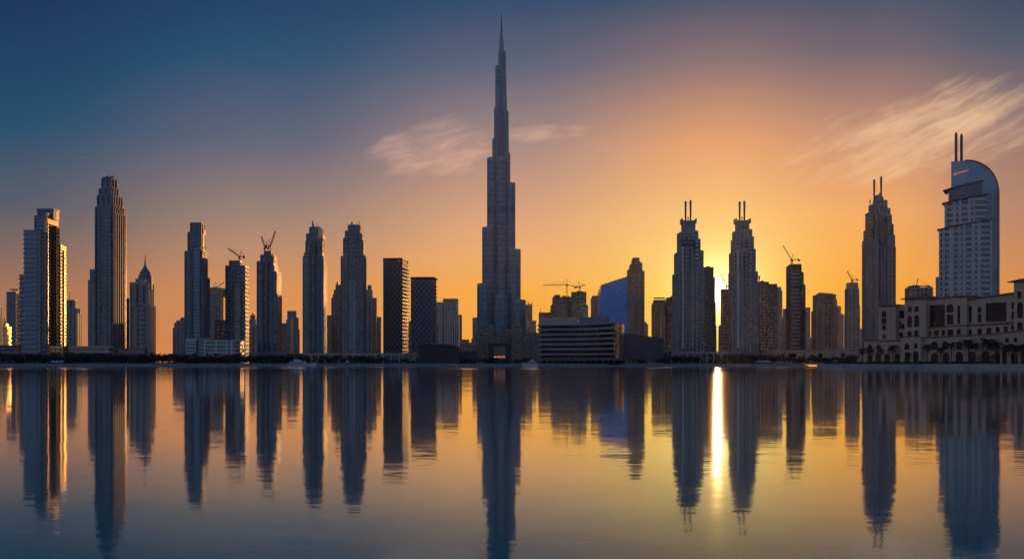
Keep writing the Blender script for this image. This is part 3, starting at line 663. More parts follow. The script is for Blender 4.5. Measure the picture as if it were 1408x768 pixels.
# cobalt wedge
D = 1250.0; root = thing('wedge_office', 'cobalt blue glass wedge with a sloping roof beside the brown stepped tower', 'office tower', (X(845, D), D, GZ), 0)
q = lambda px, py: (X(px, D) - X(845, D), Z(py, D) - GZ)
bl, br, tr_, tl = (q(822, 492)), (q(862.5, 492)), q(862, 380.5), q(826.7, 392)
MB().loft([[(bl[0], 0, 0), (br[0], 0, 0), (br[0], 46, 0), (bl[0], 46, 0)], [(tl[0], 0, tl[1]), (tr_[0], 0, tr_[1]), (tr_[0], 46, tr_[1] - 3), (tl[0], 46, tl[1] - 3)]]).build('glass_wedge', M['gvivid'], root)
m = MB()
for i in range(17):
    k = i / 16; a_ = (bl[0] + (br[0] - bl[0]) * k, -.25, .2); b_ = (tl[0] + (tr_[0] - tl[0]) * k, -.25, tl[1] + (tr_[1] - tl[1]) * k)
    m.bar(a_, b_, .42)
for k in range(1, 26):
    s_ = k / 26; m.bar((bl[0] + (tl[0] - bl[0]) * s_, -.1, tl[1] * s_), (br[0] + (tr_[0] - br[0]) * s_, -.1, tr_[1] * s_), .22)
m.build('mullions', M['slate'], root)
w0, w1, w2 = q(862.8, 492), q(869.5, 492), q(861.8, 380.5)
MB().loft([[(w0[0], 4, 0), (w1[0] + 3, 4, 0), (w1[0] + 3, 44, 0), (w0[0], 44, 0)], [(w2[0] + .6, 4, w2[1] - 2), (w2[0] + 2.2, 4, w2[1] - 2), (w2[0] + 2.2, 44, w2[1] - 4), (w2[0] + .6, 44, w2[1] - 4)]]).build('side_wall', M['stone'], root)
MB().bar((tl[0], -.3, tl[1]), (tr_[0], -.3, tr_[1]), .9).build('roof_edge', M['slate'], root)
T = tower(ST, 'brown stepped tower with a square knob top rising behind the cobalt glass wedge', 'skyscraper', 1500, [(862.3, 371), (865.5, 364), (868.3, 358), (869.6, 355)], [(886, 373), (883, 362), (880.5, 360), (879, 355)], 'punch', 'brown', 'gbrown', ratio=.9)
bay(T, 869, 872.5, 376, 'fin', 'stone', 'gbrown', .8); bay(T, 877, 880, 376, 'fin', 'stone', 'gbrown', .8)
T = tower(OB, 'tiny hazy pointed block at the foot of the brown stepped tower', 'building', 2200, [(886, 443)], [(891, 446), (889, 443)], 'punch', 'brown', 'gbrown')
T = tower(AP, 'brown tower with a ring-topped flat roof, just before the first twin-mast tower', 'tower', 1700, [(896, 418), (898, 413)], [(916, 418), (915, 413)], 'punch', 'brown', 'gbrown', ratio=.8)
bay(T, 905, 914.5, 425, 'glass', 'brown', 'gdark', .8)
ox, oy, w, dd, zb, zt = T.tiers[-1]; m = MB()
for i in range(9): m.box(ox - w * .45 + i * w * .112 - .3, ox - w * .45 + i * w * .112 + .3, oy - dd * .4, oy - dd * .4 + .6, zt, zt + 4)
m.box(ox - w * .48, ox + w * .48, oy - dd * .44, oy + dd * .44, zt + 4, zt + 5); m.build('roof_ring', M['brown'], T.root)
T = tower(AP, 'dark plain tower with two small roof gadgets, touching the first twin-mast tower', 'tower', 1500, [(915.5, 410)], [(929, 410)], 'glass', 'dark', 'gdark')
roof_clutter(T, 3, 13, 4)
# ------------------------------------------------------------------ the pair with twin masts either side of the sun
def twin(label, D, L, Rr, masts, bays, crownx):
    T = tower(ST, label, 'skyscraper', D, L, Rr, 'punch', 'stone', 'gbrown', ratio=1.0, th=0, group='twin-mast towers')
    for b in bays: bay(T, *b)
    for px, yt in masts: mast(T, px, crownx[2], yt, 2.0, taper=.7)
    mast(T, (masts[0][0] + masts[1][0]) / 2, crownx[2], crownx[2] - 6, 1.2, 'antenna')
    for px, dx_ in ((crownx[0], 1.6), (crownx[1], -1.6)):
        u = front_u(T, px, 0); zt = T.top
        MB().loft([[(u - 1.1, -7, zt - 2), (u + 1.1, -7, zt - 2), (u + 1.1, 7, zt - 2), (u - 1.1, 7, zt - 2)], [(u - .4 - dx_ * .6, -7, zt + 3), (u + .4 - dx_ * .6, -7, zt + 3), (u + .4 - dx_ * .6, 7, zt + 3), (u - .4 - dx_ * .6, 7, zt + 3)]]).build('crown_horn', M['stone'], T.root)
    return T
T1 = twin('stepped stone tower with two roof masts, on the dusk side of the sun', 1150, [(924.5, 376), (927, 347), (931, 320), (937, 304)], [(968, 376), (967.2, 345), (963, 329), (960, 318), (956, 304)],
     [(942.7, 276.5), (949.5, 275.5)],
     [(933, 963, 373, 'fin', 'stone', 'gbrown', 1.0), (941.5, 948.5, 342, 'band', 'stone', 'gdark', 2.0, 371, .5, 'upper_bay'), (937.5, 941, 340, 'blank', 'white', 'white', 2.3, 478, .4, 'pale_fin'), (949.5, 953.5, 340, 'blank', 'stone', 'stone', 2.3, 478, .4, 'pale_fin'),
      (957, 960, 332, 'band', 'white', 'gdark', 1.5), (937.5, 955.5, 330, 'band', 'dark', 'gdark', -2.5, 338, .5, 'louvre_band'), (938, 955, 306, 'blank', 'stone', 'stone', -7, 330, .4, 'crown_face')], (938, 955, 304))
T2 = twin('stepped stone tower with two roof masts, between the sun and the big luffing crane', 1150, [(1001.5, 374), (1002.5, 347), (1005, 329), (1007, 318), (1011, 304)], [(1042, 374), (1039, 343), (1036.5, 326), (1034, 316), (1030, 304)],
     [(1017, 277), (1023.5, 276.5)],
     [(1007, 1036, 373, 'fin', 'stone', 'gbrown', 1.0), (1013, 1017, 345, 'blank', 'white', 'white', 2.3, 478, .4, 'pale_fin'), (1024, 1028, 345, 'band', 'stone', 'gdark', 2.0, 371, .5, 'upper_bay'), (1018.5, 1022.5, 350, 'blank', 'stone', 'stone', 2.2, 478, .4, 'pale_fin'),
      (1030, 1033, 336, 'band', 'white', 'gdark', 1.5), (1017, 1028, 333, 'band', 'brown', 'gdark', -2.5, 338, .5, 'louvre_band'), (1013, 1029, 306, 'blank', 'stone', 'stone', -7, 330, .4, 'crown_face')], (1012, 1029, 304))
T = tower(AP, 'plain block tower glowing at its edge beside the sun, joined to the dusk-side twin-mast tower', 'tower', 1400, [(965, 367)], [(985, 448), (984, 416), (983, 382), (981, 368)], 'grid', 'brown', 'gbrown', ratio=.7)
roof_clutter(T, 3, 41, 3)
T = tower(AP, 'plain block tower under a thin crane beside the sun, joined to the far twin-mast tower', 'tower', 1400, [(988, 448), (991, 398)], [(1006, 396.5)], 'grid', 'brown', 'gbrown', ratio=.7)
crane('hair-thin crane in front of the sun glow between the twin-mast towers', 1400, (998.5, 398), (998, 393), (992, 376.5), 1.2, 3)
# ------------------------------------------------------------------ sunward group
T = tower(OB, 'dark brown gridded tower with a small roof spike, next to the far twin-mast tower', 'tower', 1500, [(1039, 388)], [(1068.5, 391), (1057, 388)], 'grid', 'dark', 'gbrown', ratio=.9)
roof_clutter(T, 4, 51, 3); mast(T, 1044, 389, 379, 2.4, 'roof_spike', taper=.2)
T = tower(AP, 'slim hazy tower behind the dark brown gridded tower', 'tower', 1750, [(1066, 395)], [(1075.5, 400), (1074, 395)], 'punch', 'stone', 'gbrown')
T = tower(AP, 'thin dark hazy tower touching the crane-topped flat tower', 'tower', 1900, [(1075.5, 437), (1076.5, 425)], [(1084, 425)], 'punch', 'brown', 'gbrown')
T = tower(ST, 'flat-topped tower with a pale banded middle and one big luffing crane', 'skyscraper', 1300, [(1081.5, 366), (1084, 363.5)], [(1107, 392), (1104.5, 375), (1101.5, 364)], 'pier', 'dark', 'gdark', ratio=1.0)
bay(T, 1087.5, 1099.5, 372, 'band', 'stone', 'gbrown', 1.3)
crane('big luffing crane on the flat-topped tower with the pale banded middle', 1300, (1088.5, 364), (1089, 357), (1077.5, 337), 1.9, 8)
T = tower(AP, 'pale hazy tower on the sunless side of the flat-topped crane tower', 'tower', 1900, [(1105, 426), (1108, 423)], [(1114, 423)], 'punch', 'stone', 'gbrown')
T = tower(OB, 'low dark hazy block in front of the broad round-shouldered tower', 'building', 1900, [(1111, 465)], [(1120, 465)], 'punch', 'brown', 'gbrown')
T = tower('unfinished_tower', 'broad round-shouldered brown tower with a ragged curved roof and pale columns', 'tower', 1550, [(1116, 428), (1118, 406), (1122, 404)], [(1150.5, 412), (1149, 405), (1145, 403)], 'pier', 'brown', 'gbrown', ratio=.8)
for a_, b_ in ((1123, 1126), (1130, 1132.5), (1138, 1143), (1146, 1148)): bay(T, a_, b_, 419, 'fin', 'stone', 'gbrown', 1.2)
roof_clutter(T, 6, 61, 3)
T = tower(AP, 'hazy pale stepped tower behind the broad round-shouldered one', 'tower', 2100, [(1148, 424), (1150, 421)], [(1159.5, 432), (1156, 421)], 'fin', 'stone', 'gbrown')
T = tower('unfinished_tower', 'slim unfinished tower with a small spread crane, beside the tall twin-mast tower behind the hotel', 'tower', 1500, [(1161, 433), (1162, 397), (1164, 389)], [(1182, 420), (1181, 397), (1179.5, 389)], 'pier', 'stone', 'gbrown', ratio=.9)
crane('small spread-armed crane on the slim round-cornered unfinished tower', 1500, (1171.5, 389), (1170.5, 385), (1166, 372), 1.6, 8, tailpx=(1178, 383.5))
T = tower(AP, 'low far hazy tower in the gap before the tall twin-mast tower', 'tower', 2200, [(1180, 452)], [(1190, 452)], 'punch', 'stone', 'gbrown')
T = tower(ST, 'tall grey stepped tower with two roof masts, rising behind the arcaded hotel', 'skyscraper', 1150, [(1186, 329), (1188, 315), (1191, 294), (1195, 281), (1201, 275), (1203.5, 269)], [(1231, 340), (1230, 324), (1228, 309), (1225.6, 296), (1223.6, 287), (1219.5, 276), (1212.5, 269)], 'fin', 'grey', 'gdark', ratio=1.0)
for px, yt in ((1202, 247), (1211.5, 243)): mast(T, px, 276, yt, 1.8, taper=.7)
for px, yt in ((1196.3, 275), (1214, 271), (1209.5, 265)): mast(T, px, 281, yt, 1.2, 'antenna')
for a_, b_, t_ in ((1196, 1199.5, 292), (1203, 1205.5, 292), (1221, 1223.5, 300)): bay(T, a_, b_, t_, 'bandfine', 'stone', 'gdark', 1.2)
bay(T, 1211, 1219.5, 308, 'fin', 'slate', 'gdark', 1.0); bay(T, 1205.5, 1219, 285, 'blank', 'slate', 'slate', -6, 309, .4, 'crown_face')
T = tower(OB, 'pale columned rooftop block with a small crane showing above the hotel roof', 'building', 1000, [(1245, 395)], [(1282, 396)], 'fin', 'stone', 'gbrown', ratio=.7)
roof_clutter(T, 6, 71, 3)
crane('tiny level crane lying over the pale columned block above the hotel roof', 998, (1260, 396), (1260, 393), (1249, 395), 1.2, 8, tailpx=(1277, 393))
# ------------------------------------------------------------------ low buildings on the far shore
def merge(dst, src):
    n = len(dst.v); dst.v += src.v; dst.f += [tuple(q + n for q in f) for f in src.f]
# low banded apartments
D = 1000.0; cx = X(292, D); root = thing('banded_apartments', 'low pale banded apartment block with a rounded end, in front of the square-crowned tower', 'apartment block', (cx, D, GZ))
zt = Z(467.5, D - 12) - GZ; xa, xb, xc = X(255, D - 12) - cx, X(281, D - 12) - cx, X(329, D - 12) - cx
pl = [(xb, -12)] + [(xc - 9 + 9 * math.sin(t), -3 - 9 * math.cos(t)) for t in [i / 6 * math.pi / 2 for i in range(7)]] + [(xc, 12), (xb, 12)]
core, grid = MB(), MB(); core.prism(inset(pl, 1.2), 0, zt - .2)
for k in range(7): grid.prism(pl, k * zt / 6.3, k * zt / 6.3 + 1.0)
for px in (281.5, 297.5, 312, 318.5):
    u = X(px, D - 12) - cx; grid.box(u - .5, u + .5, -12.6, -10.5, 0, zt + .3)
o = core.build('banded_wing', M['gdark'], root); grid.build('balcony_slabs', M['white'], o)
c_, g_ = facade([(xa, -11), (xa + 9, -11), (xa + 9, 12), (xa, 12)], 0, zt * 1.02, 'bandfine'); o = c_.build('end_wing', M['gdark'], root); g_.build('balcony_slabs', M['white'], o)
c_, g_ = facade([(xa + 9.1, -8), (xb - .1, -8), (xb - .1, 12), (xa + 9.1, 12)], 0, zt * 1.06, 'bandfine'); o = c_.build('glazed_middle', M['gblue'], root); g_.build('facade_grid', M['blue'], o)
# colonnaded podiums
def colonnade(label, px0, px1, yt, D, step=9.0, wall='stone', name='colonnade_block', col=1.3):
    x0, x1 = X(px0, D), X(px1, D); root = thing(name, label, 'building', ((x0 + x1) / 2, D + 8, GZ)); w = (x1 - x0) / 2
    zt = Z(yt, D) - GZ
    MB().box(-w + .5, w - .5, -5, 9, 0, zt - 2.4).build('inner_wall', M['gbrown'], root)
    n = max(2, round(2 * w / step))
    for i in range(n + 1): MB().box(-w + 2 * w * i / n - col / 2, -w + 2 * w * i / n + col / 2, -8, -5.1, 0, zt - 2.2).build('column', M[wall], root)
    m = MB(); m.box(-w - .4, w + .4, -8.3, 9.3, zt - 2.2, zt); m.box(-w, w, -7.6, 9, zt * .46, zt * .46 + .5); m.build('roof_slab', M[wall], root)
    return root
colonnade('long stone colonnade under the two bullet-shaped towers', 400, 504, 485, 1000, 6.5)
colonnade('low pale colonnaded terrace under the pencil towers and the taller lattice tower', 505, 560, 485, 996, 7)
colonnade('dark low colonnade at the foot of the V-crane tower', 343, 399, 484, 1010, 9, 'brown')
colonnade('low pale-railed terrace block beside the black pavilion', 556, 580, 484.5, 985, 5)
colonnade('warm-lit colonnade beneath the dusk-side twin-mast tower', 924, 1001, 483, 1000, 6)
colonnade('low dark arcade beneath the far twin-mast tower', 1003, 1064, 484, 1004, 8, 'brown')
colonnade('low brown block tucked between the dark ribbed block and the dusk-side twin-mast tower', 912, 924, 481, 1050, 4, 'brown')
def wallblock(label, px0, px1, yt, D, wall='sand', depth=12, openings=0, seed=1):
    x0, x1 = X(px0, D), X(px1, D); root = thing('retaining_block', label, 'building', ((x0 + x1) / 2, D + depth / 2, GZ)); w = (x1 - x0) / 2; zt = Z(yt, D) - GZ
    MB().box(-w, w, -depth / 2, depth / 2, 0, zt).build('wall', M[wall], root)
    MB().box(-w - .4, w + .4, -depth / 2 - .4, depth / 2, zt + .003, zt + .6).build('coping', M['stone'], root)
    r = random.Random(seed); m = MB()
    for i in range(openings):
        u = r.uniform(-w * .9, w * .8); a_ = r.uniform(1.2, 4); z = r.choice((.15, .5)) * zt
        MB().box(u, u + a_, -depth / 2 - .15, -depth / 2 + .4, z, z + zt * .28).build('opening', M['gdark'], root)
    return root
wallblock('long sand-coloured retaining wall block under the dark gridded and crane-topped towers', 1064, 1150, 481.5, 1020, openings=12, seed=4)
wallblock('small sand-coloured gatehouse at the end of the retaining wall, before the arcaded hotel', 1150, 1168, 480, 985, openings=4, seed=5)
wallblock('low sand-coloured wall between the gatehouse and the arcaded hotel', 1168, 1206, 483, 1030, openings=5, seed=6)
wallblock('dark low plinth between the black pavilion and the needle tower', 632, 656, 482, 1000, 'dark')
# black pavilion with a gently curved roof
D = 965.0; cx = X(604.5, D); root = thing('black_pavilion', 'low black pavilion with a gently bowed roof in front of the shorter lattice tower', 'pavilion', (cx, D, GZ)); w = X(632, D) - cx
zf = lambda u: (Z(474, D) - GZ) * (1 - .09 * ((u + 5) / w) ** 2)
top = [(-w + 2 * w * i / 16) for i in range(17)]
MB().loft([[(-w, yy, 0)] + [(u, yy, zf(u)) for u in top] + [(w, yy, 0)] for yy in (-12, 16)]).build('hall', M['black'], root)
MB().loft([[(u * 1.02, yy, zf(u) + .03) for u in top] + [(u * 1.02, yy, zf(u) + .9) for u in top[::-1]] for yy in (-14, 17)]).build('roof', M['dark'], root)
m = MB()
for i in range(24): u = -w + 2 * w * (i + .5) / 24; m.box(u - .15, u + .15, -12.35, -11.9, 0, zf(u) - .4)
m.build('wall_ribs', M['dark'], root)
# dark entrance hall before the needle tower
D = 985.0; cx = X(687, D); root = thing('entrance_hall', 'dark cubic hall with one orange lit window strip, at the foot of the needle tower', 'pavilion', (cx, D, GZ)); w = X(702, D) - cx
zt = Z(473, D) - GZ
MB().box(-w, w, -8, 14, 0, zt).build('hall', M['black'], root)
m = MB()
for i in range(9): u = -w + 2 * w * i / 8; m.box(u - .2, u + .2, -8.4, -7.9, 0, zt)
m.build('wall_ribs', M['dark'], root)
MB().box(-w * .55, w * .55, -8.25, -7.9, zt * .25, zt * .88).build('bronze_screen', M['brown'], root)
MB().box(-w * .5, w * .5, -8.6, -8.1, Z(491.3, D - 8) - GZ, Z(489.4, D - 8) - GZ).build('lit_window', M['lit'], root)
MB().box(-w - 1, w + 1, -9, 15, zt + .003, zt + .8).build('roof', M['dark'], root)
# ------------------------------------------------------------------ wavy balcony building
root = thing('wavy_hotel', 'eight-storey building with wavy pale balcony slabs on the far shore, below the cobalt wedge', 'building', (X(790, 985), 985, GZ))
ox0, oy0 = X(790, 985), 985
ctrl = [(739, 1000), (752, 992), (768, 988), (785, 986), (802, 980), (819, 966), (834, 949), (847, 936)]
pts = []
for i in range(len(ctrl) - 1):
    for k in range(4):
        t = k / 4; p0 = ctrl[max(i - 1, 0)]; p1 = ctrl[i]; p2 = ctrl[i + 1]; p3 = ctrl[min(i + 2, len(ctrl) - 1)]
        cr = lambda a, b, c, d_: .5 * (2 * b + (c - a) * t + (2 * a - 5 * b + 4 * c - d_) * t * t + (3 * b - a - 3 * c + d_) * t ** 3)
        pts.append((cr(p0[0], p1[0], p2[0], p3[0]), cr(p0[1], p1[1], p2[1], p3[1])))
pts.append(ctrl[-1])
front = [(X(px, D) - ox0, D - oy0) for px, D in pts]
corner = [(X(851, 938) - ox0, 938 - oy0), (X(855.5, 952) - ox0, 952 - oy0), (X(858, 975) - ox0, 975 - oy0)]
plan = front + corner + [(X(856, 1020) - ox0, 1022 - oy0), (X(741, 1024) - ox0, 1030 - oy0)]
HT = Z(443.3, 936) - GZ; nf = 8; fh = HT / nf
core = MB().prism(inset(plan, 3.2), 0, HT - .3); core.build('glazed_floors', M['pane'], root)
for k in range(1, nf + 1):
    m = MB().prism(plan if k > 1 else inset(plan, -2.2), k * fh - .45, k * fh + (.55 if k > 1 else .1)); m.build('balcony_slab', M['pale'], root)
m = MB()
for i in range(0, len(front) - 1, 2):
    a_, b_ = Vector(front[i]), Vector(front[i + 1]); t = (b_ - a_).normalized(); c_ = a_ + Vector((-t.y, t.x)) * 2.0
    MB().box(c_.x - .25, c_.x + .25, c_.y - .25, c_.y + .25, 0, fh - .56).build('column', M['brown'], root)
for k in range(1, nf):
    m = MB().prism([(x, y + .25) for x, y in front] + [(x, y + .4) for x, y in front[::-1]], k * fh + .56, k * fh + 1.3); m.build('balcony_rail', M['slate'], root)
m = MB()
sidep = [front[-1]] + corner; sidep = sidep + [(x - 1.5, y + 3) for x, y in sidep[::-1]]
MB().prism(sidep, fh * 1.3, HT - .7).build('sunlit_corner', M['ggold'], root)
pa_ = [p for p in front if p[0] < X(797, 985) - ox0]; MB().prism(pa_[1:] + [(pa_[-1][0], 20), (pa_[1][0], 24)], HT + .6, HT + 6.8).build('tan_penthouse', M['sand'], root)
pb_ = [p for p in front if X(797, 985) - ox0 <= p[0] < X(838, 945) - ox0]; MB().prism([(x, y + 3) for x, y in pb_] + [(pb_[-1][0], 20), (pb_[0][0], 22)], HT + .6, HT + 6.4).build('grey_penthouse', M['blue'], root)
m = MB()
for i, (px, hgt) in enumerate(((794.5, 1.6), (796.3, 1.0), (798, 1.5), (800, 1.8), (801.6, 1.7), (803.2, 1.9))):   # illegible pale sign characters
    u = X(px, 983) - ox0; y = 983 - oy0 + 2.2; m.box(u - .32, u + .32, y, y + .4, HT + 2.6, HT + 2.6 + hgt * 1.1); m.box(u - .1, u + .5, y, y + .4, HT + 3.2, HT + 3.6)
m.build('roof_sign', M['signwhite'], root)
# ribbed dark block with a falling roof line
D = 985.0; cx = X(886, D); root = thing('ribbed_block', 'low dark horizontally ribbed block with a falling roof line, next to the wavy balcony building', 'building', (cx, D, GZ))
xa, xb = X(858, D) - cx, X(913, D) - cx; zf2 = lambda p: Z(457.5, D) - GZ + (p[0] - xa) / (xb - xa) * (Z(465, D) - Z(457.5, D))
MB().slope([(xa, 0), (xb, 0), (xb, 40), (xa, 40)], 0, zf2).build('hall', M['dark'], root)
m = MB(); k = 0; z = 5.0
while z < 22:
    xe = xb if z < 19 else xa + (xb - xa) * .55
    m.box(xa + .2, xe - .2, -.5, .3, z, z + .5); z += 1.25
m.build('wall_ribs', M['slate'], root)
m = MB(); m.box(xa, xb, -.25, .2, .3, 3.2); m.build('ground_floor_glazing', M['gbrown'], root)

# ------------------------------------------------------------------ domed tower behind the arcaded hotel
DR, DL = 850.0, 869.0
pr, plf = Vector((X(1369, DR), DR)), Vector((X(1291, DL), DL))
axis = (pr - plf); LN = axis.length; axis.normalize(); ang_ = math.atan2(axis.y, axis.x)
root = thing('domed_tower', 'pale balconied tower with a quarter-round blue crown and two thick masts, behind the arcaded hotel', 'skyscraper', (plf.x, plf.y, GZ), ang_)
# local x runs along the front (towards the near end), local y runs back
def du(px, y=0.0):
    k = (px - CX) / F; c, s = math.cos(ang_), math.sin(ang_)
    return (k * (plf.y + y * c) - plf.x + y * s) / (c - k * s)
def dz(py, px, y=0.0):
    u = du(px, y); return Z(py, plf.y + u * math.sin(ang_) + y * math.cos(ang_)) - GZ
def bowed(u0, u1, bulge, back, n=10, y0=0.0):
    return [(u0 + (u1 - u0) * i / n, y0 - bulge * math.sin(math.pi * (i / n)) ** .8 * 1.0) for i in range(n + 1)] + [(u1, back), (u0, back)]
U0, U1 = du(1291), du(1364.5)
zA = dz(302, 1366); zAl = dz(316.5, 1291)
# shaft: white wall with recessed balcony strips
def balcony_shaft(name, u0, u1, bulge, zb, ztl, ztr, strips, y0=0.0, back=22):
    zt = ztr; top = lambda p: ztl + (ztr - ztl) * min(1, max(0, (p[0] - u0) / (u1 - u0)))
    plan_ = bowed(u0, u1, bulge, back, 14, y0)
    body = MB().slope(inset(plan_, .9), zb, lambda p: top(p) - .2).build(name, M['gdark'], root)
    wallm, slabs = MB(), MB(); fhh = 4.2; n = int((zt - zb) / fhh); fh_ = (zt - zb) / n
    yy = lambda u: y0 - bulge * math.sin(math.pi * min(1, max(0, (u - u0) / (u1 - u0)))) ** .8
    prev = 0.0
    segs = []
    for a_, b_ in strips: segs.append((prev, a_)); prev = b_
    segs.append((prev, 1.0))
    for a_, b_ in segs:
        ua, ub = u0 + (u1 - u0) * a_, u0 + (u1 - u0) * b_
        mid = (ua + ub) / 2
        wallm.slope([(ua, yy(ua) - .25), (mid, yy(mid) - .25), (ub, yy(ub) - .25), (ub, yy(ub) + 1.6), (ua, yy(ua) + 1.6)], zb, top)
    for k in range(n):
        z = zb + k * fh_
        for i, (a_, b_) in enumerate(strips):
            ua, ub = u0 + (u1 - u0) * a_ + .02, u0 + (u1 - u0) * b_ - .02; mid = (ua + ub) / 2
            if z + fh_ * .5 > top((ua, 0)): continue
            slabs.prism([(ua, yy(ua) - .1), (mid, yy(mid) - .1), (ub, yy(ub) - .1), (ub, yy(ub) + 1.3), (ua, yy(ua) + 1.3)], z, z + fh_ * .4)
    wallm.prism([(u0 + .1, y0 + 1.7), (u0 + .3, back - .2), (u0 - .05, back - .2), (u0 - .15, y0 + 1.7)][::-1], zb, ztl)
    wallm.build('wall_piers', M['ivory'], body); slabs.build('balcony_slabs', M['ivory'], body); return body
balcony_shaft('lower_shaft', U0, U1, 3.0, 0, zAl, zA, [(.035, .065), (.12, .20), (.29, .37), (.42, .46), (.51, .62), (.68, .73), (.79, .95)])
V0, V1 = du(1298.5), du(1358); zB = dz(267, 1358); zBl = dz(280, 1298.5)
balcony_shaft('upper_shaft', V0, V1, 2.4, zAl - .5, zBl, zB, [(.06, .2), (.28, .33), (.40, .56), (.62, .67), (.71, .98)], 1.2)
W0, W1 = du(1303.5), du(1351); zC = dz(249, 1351); zCl = dz(262, 1303.5)
pl3 = bowed(W0, W1, 2.2, 20, 12, 2.0); zfC = lambda p: zCl + (zC - zCl) * (p[0] - W0) / (W1 - W0)
cl = MB().slope(inset(pl3, .8), zBl, zfC).build('louvre_storey', M['gdark'], root)
m = MB(); nl = 7
for k in range(nl):
    lo_ = lambda p, k=k: (zBl + (zB - zBl) * (p[0] - W0) / (W1 - W0)) + 1.2 + k * 1.72
    n0 = len(m.v); m.slope(pl3, 0, lambda p: lo_(p) + .7)
    for i in range(len(pl3)): x_, y_, _ = m.v[n0 + i]; m.v[n0 + i] = (x_, y_, lo_((x_, y_)))
m.build('louvres', M['blue'], cl)
for u0_, u1_, zl_, z_, bl_, y0_ in ((U0 - 1.5, U1 + .8, zAl, zA, 4.2, 0), (V0 - 2.0, V1 + .6, zBl, zB, 3.8, 1.2), (W0 - 4.0, W1 + .6, zCl, zC, 3.8, 2.0)):
    m = MB(); pl_ = bowed(u0_, u1_, bl_, 21, 14, y0_); f_ = lambda p: zl_ + (z_ - zl_) * (p[0] - u0_) / (u1_ - u0_)
    m.slope(pl_, 0, lambda p: f_(p) + .9)
    for i in range(len(pl_)): x_, y_, _ = m.v[i]; m.v[i] = (x_, y_, f_((x_, y_)) + .02)
    m.build('roof_ledge', M['dark'], root)
# blue blade with a quarter-round top, standing behind the shafts
B0, B1 = du(1308, 4), du(1372.5, 4); zt_ = dz(221.5, 1320, 4); zs_ = dz(262, 1372, 4)
um = B0 + (B1 - B0) * .30
arc = [(B0, 0), (B1, 0)] + [(um + (B1 - um) * math.cos(t), zs_ + (zt_ - zs_) * math.sin(t)) for t in [i / 20 * math.pi / 2 for i in range(21)]] + [(B0, zt_)]
MB().loft([[(u, yy, z) for u, z in arc] for yy in (3.2, 24)]).build('crown_blade', M['silver'], root)
rim = arc[1:-1]
m = MB()
for (ua, za), (ub, zb_) in zip(rim[:-1], rim[1:]): m.bar((ua, 3.0, za), (ub, 3.0, zb_), 1.0)
m.build('crown_rim', M['dark'], root)
MB().box(du(1362, 1), B1 - .4, .6, 3.3, 0, dz(262, 1366, 1)).build('corner_pier', M['grey'], root)
for px, yt in ((1314.6, 182), (1322, 184)):
    u = du(px, 9); MB().lathe([(1.1, zt_ - 3), (1.1, dz(yt + 3, px, 9)), (.5, dz(yt, px, 9))], 10, u, 9).build('mast', M['mast'], root)
m = MB(); r_ = random.Random(3)                             # slanted lit lettering, too small to read
for i in range(9):
    k = i / 8; px = 1312 + k * 18; py = 241.5 - k * 6.2; u = du(px, 3); z = dz(py, px, 3); hgt = 2.2 - 1.0 * k
    m.bar((u, 3.0, z), (u + .35, 3.0, z + hgt), .42); m.bar((u, 3.0, z + hgt * r_.choice((.15, .5, .9))), (u + .95, 3.0, z + hgt * r_.choice((.4, .7))), .3)
m.build('crown_lettering', M['sign'], root)
T = tower(AP, 'thin sliver of a tower at the dusk-side edge of the domed tower', 'tower', 980, [(1287, 382)], [(1293, 382)], 'punch', 'stone', 'gbrown')

# ------------------------------------------------------------------ arcaded hotel
HA, HB = Vector((X(1207, 690), 690)), Vector((X(1425, 598), 598))
hax = (HB - HA).normalized(); hang = math.atan2(hax.y, hax.x); HG = 2.7
hotel = thing('arcaded_hotel', 'sand-coloured arcaded hotel with dark balcony screens behind a row of palms', 'hotel', (HA.x, HA.y, HG), hang)
def hu(px, v):                                           # local x on the plane lying v metres in front of the facade line
    k = (px - CX) / F; c, s = math.cos(hang), math.sin(hang); y = -v
    return (k * (HA.y + y * c) - HA.x + y * s) / (c - k * s)
def hzz(py, px, v):
    return Z(py, HA.y + hu(px, v) * math.sin(hang) - v * math.cos(hang)) - HG
def archpoly(u0, u1, z0, z1, arch, n=8):
    if not arch: return [(u0, z0), (u1, z0), (u1, z1), (u0, z1)]
    r = (u1 - u0) / 2; ry = min(r, (z1 - z0) * .6); c = (u0 + u1) / 2
    return [(u0, z0), (u1, z0)] + [(c + r * math.cos(t), z1 - ry + ry * math.sin(t)) for t in [i / n * math.pi for i in range(n + 1)]]
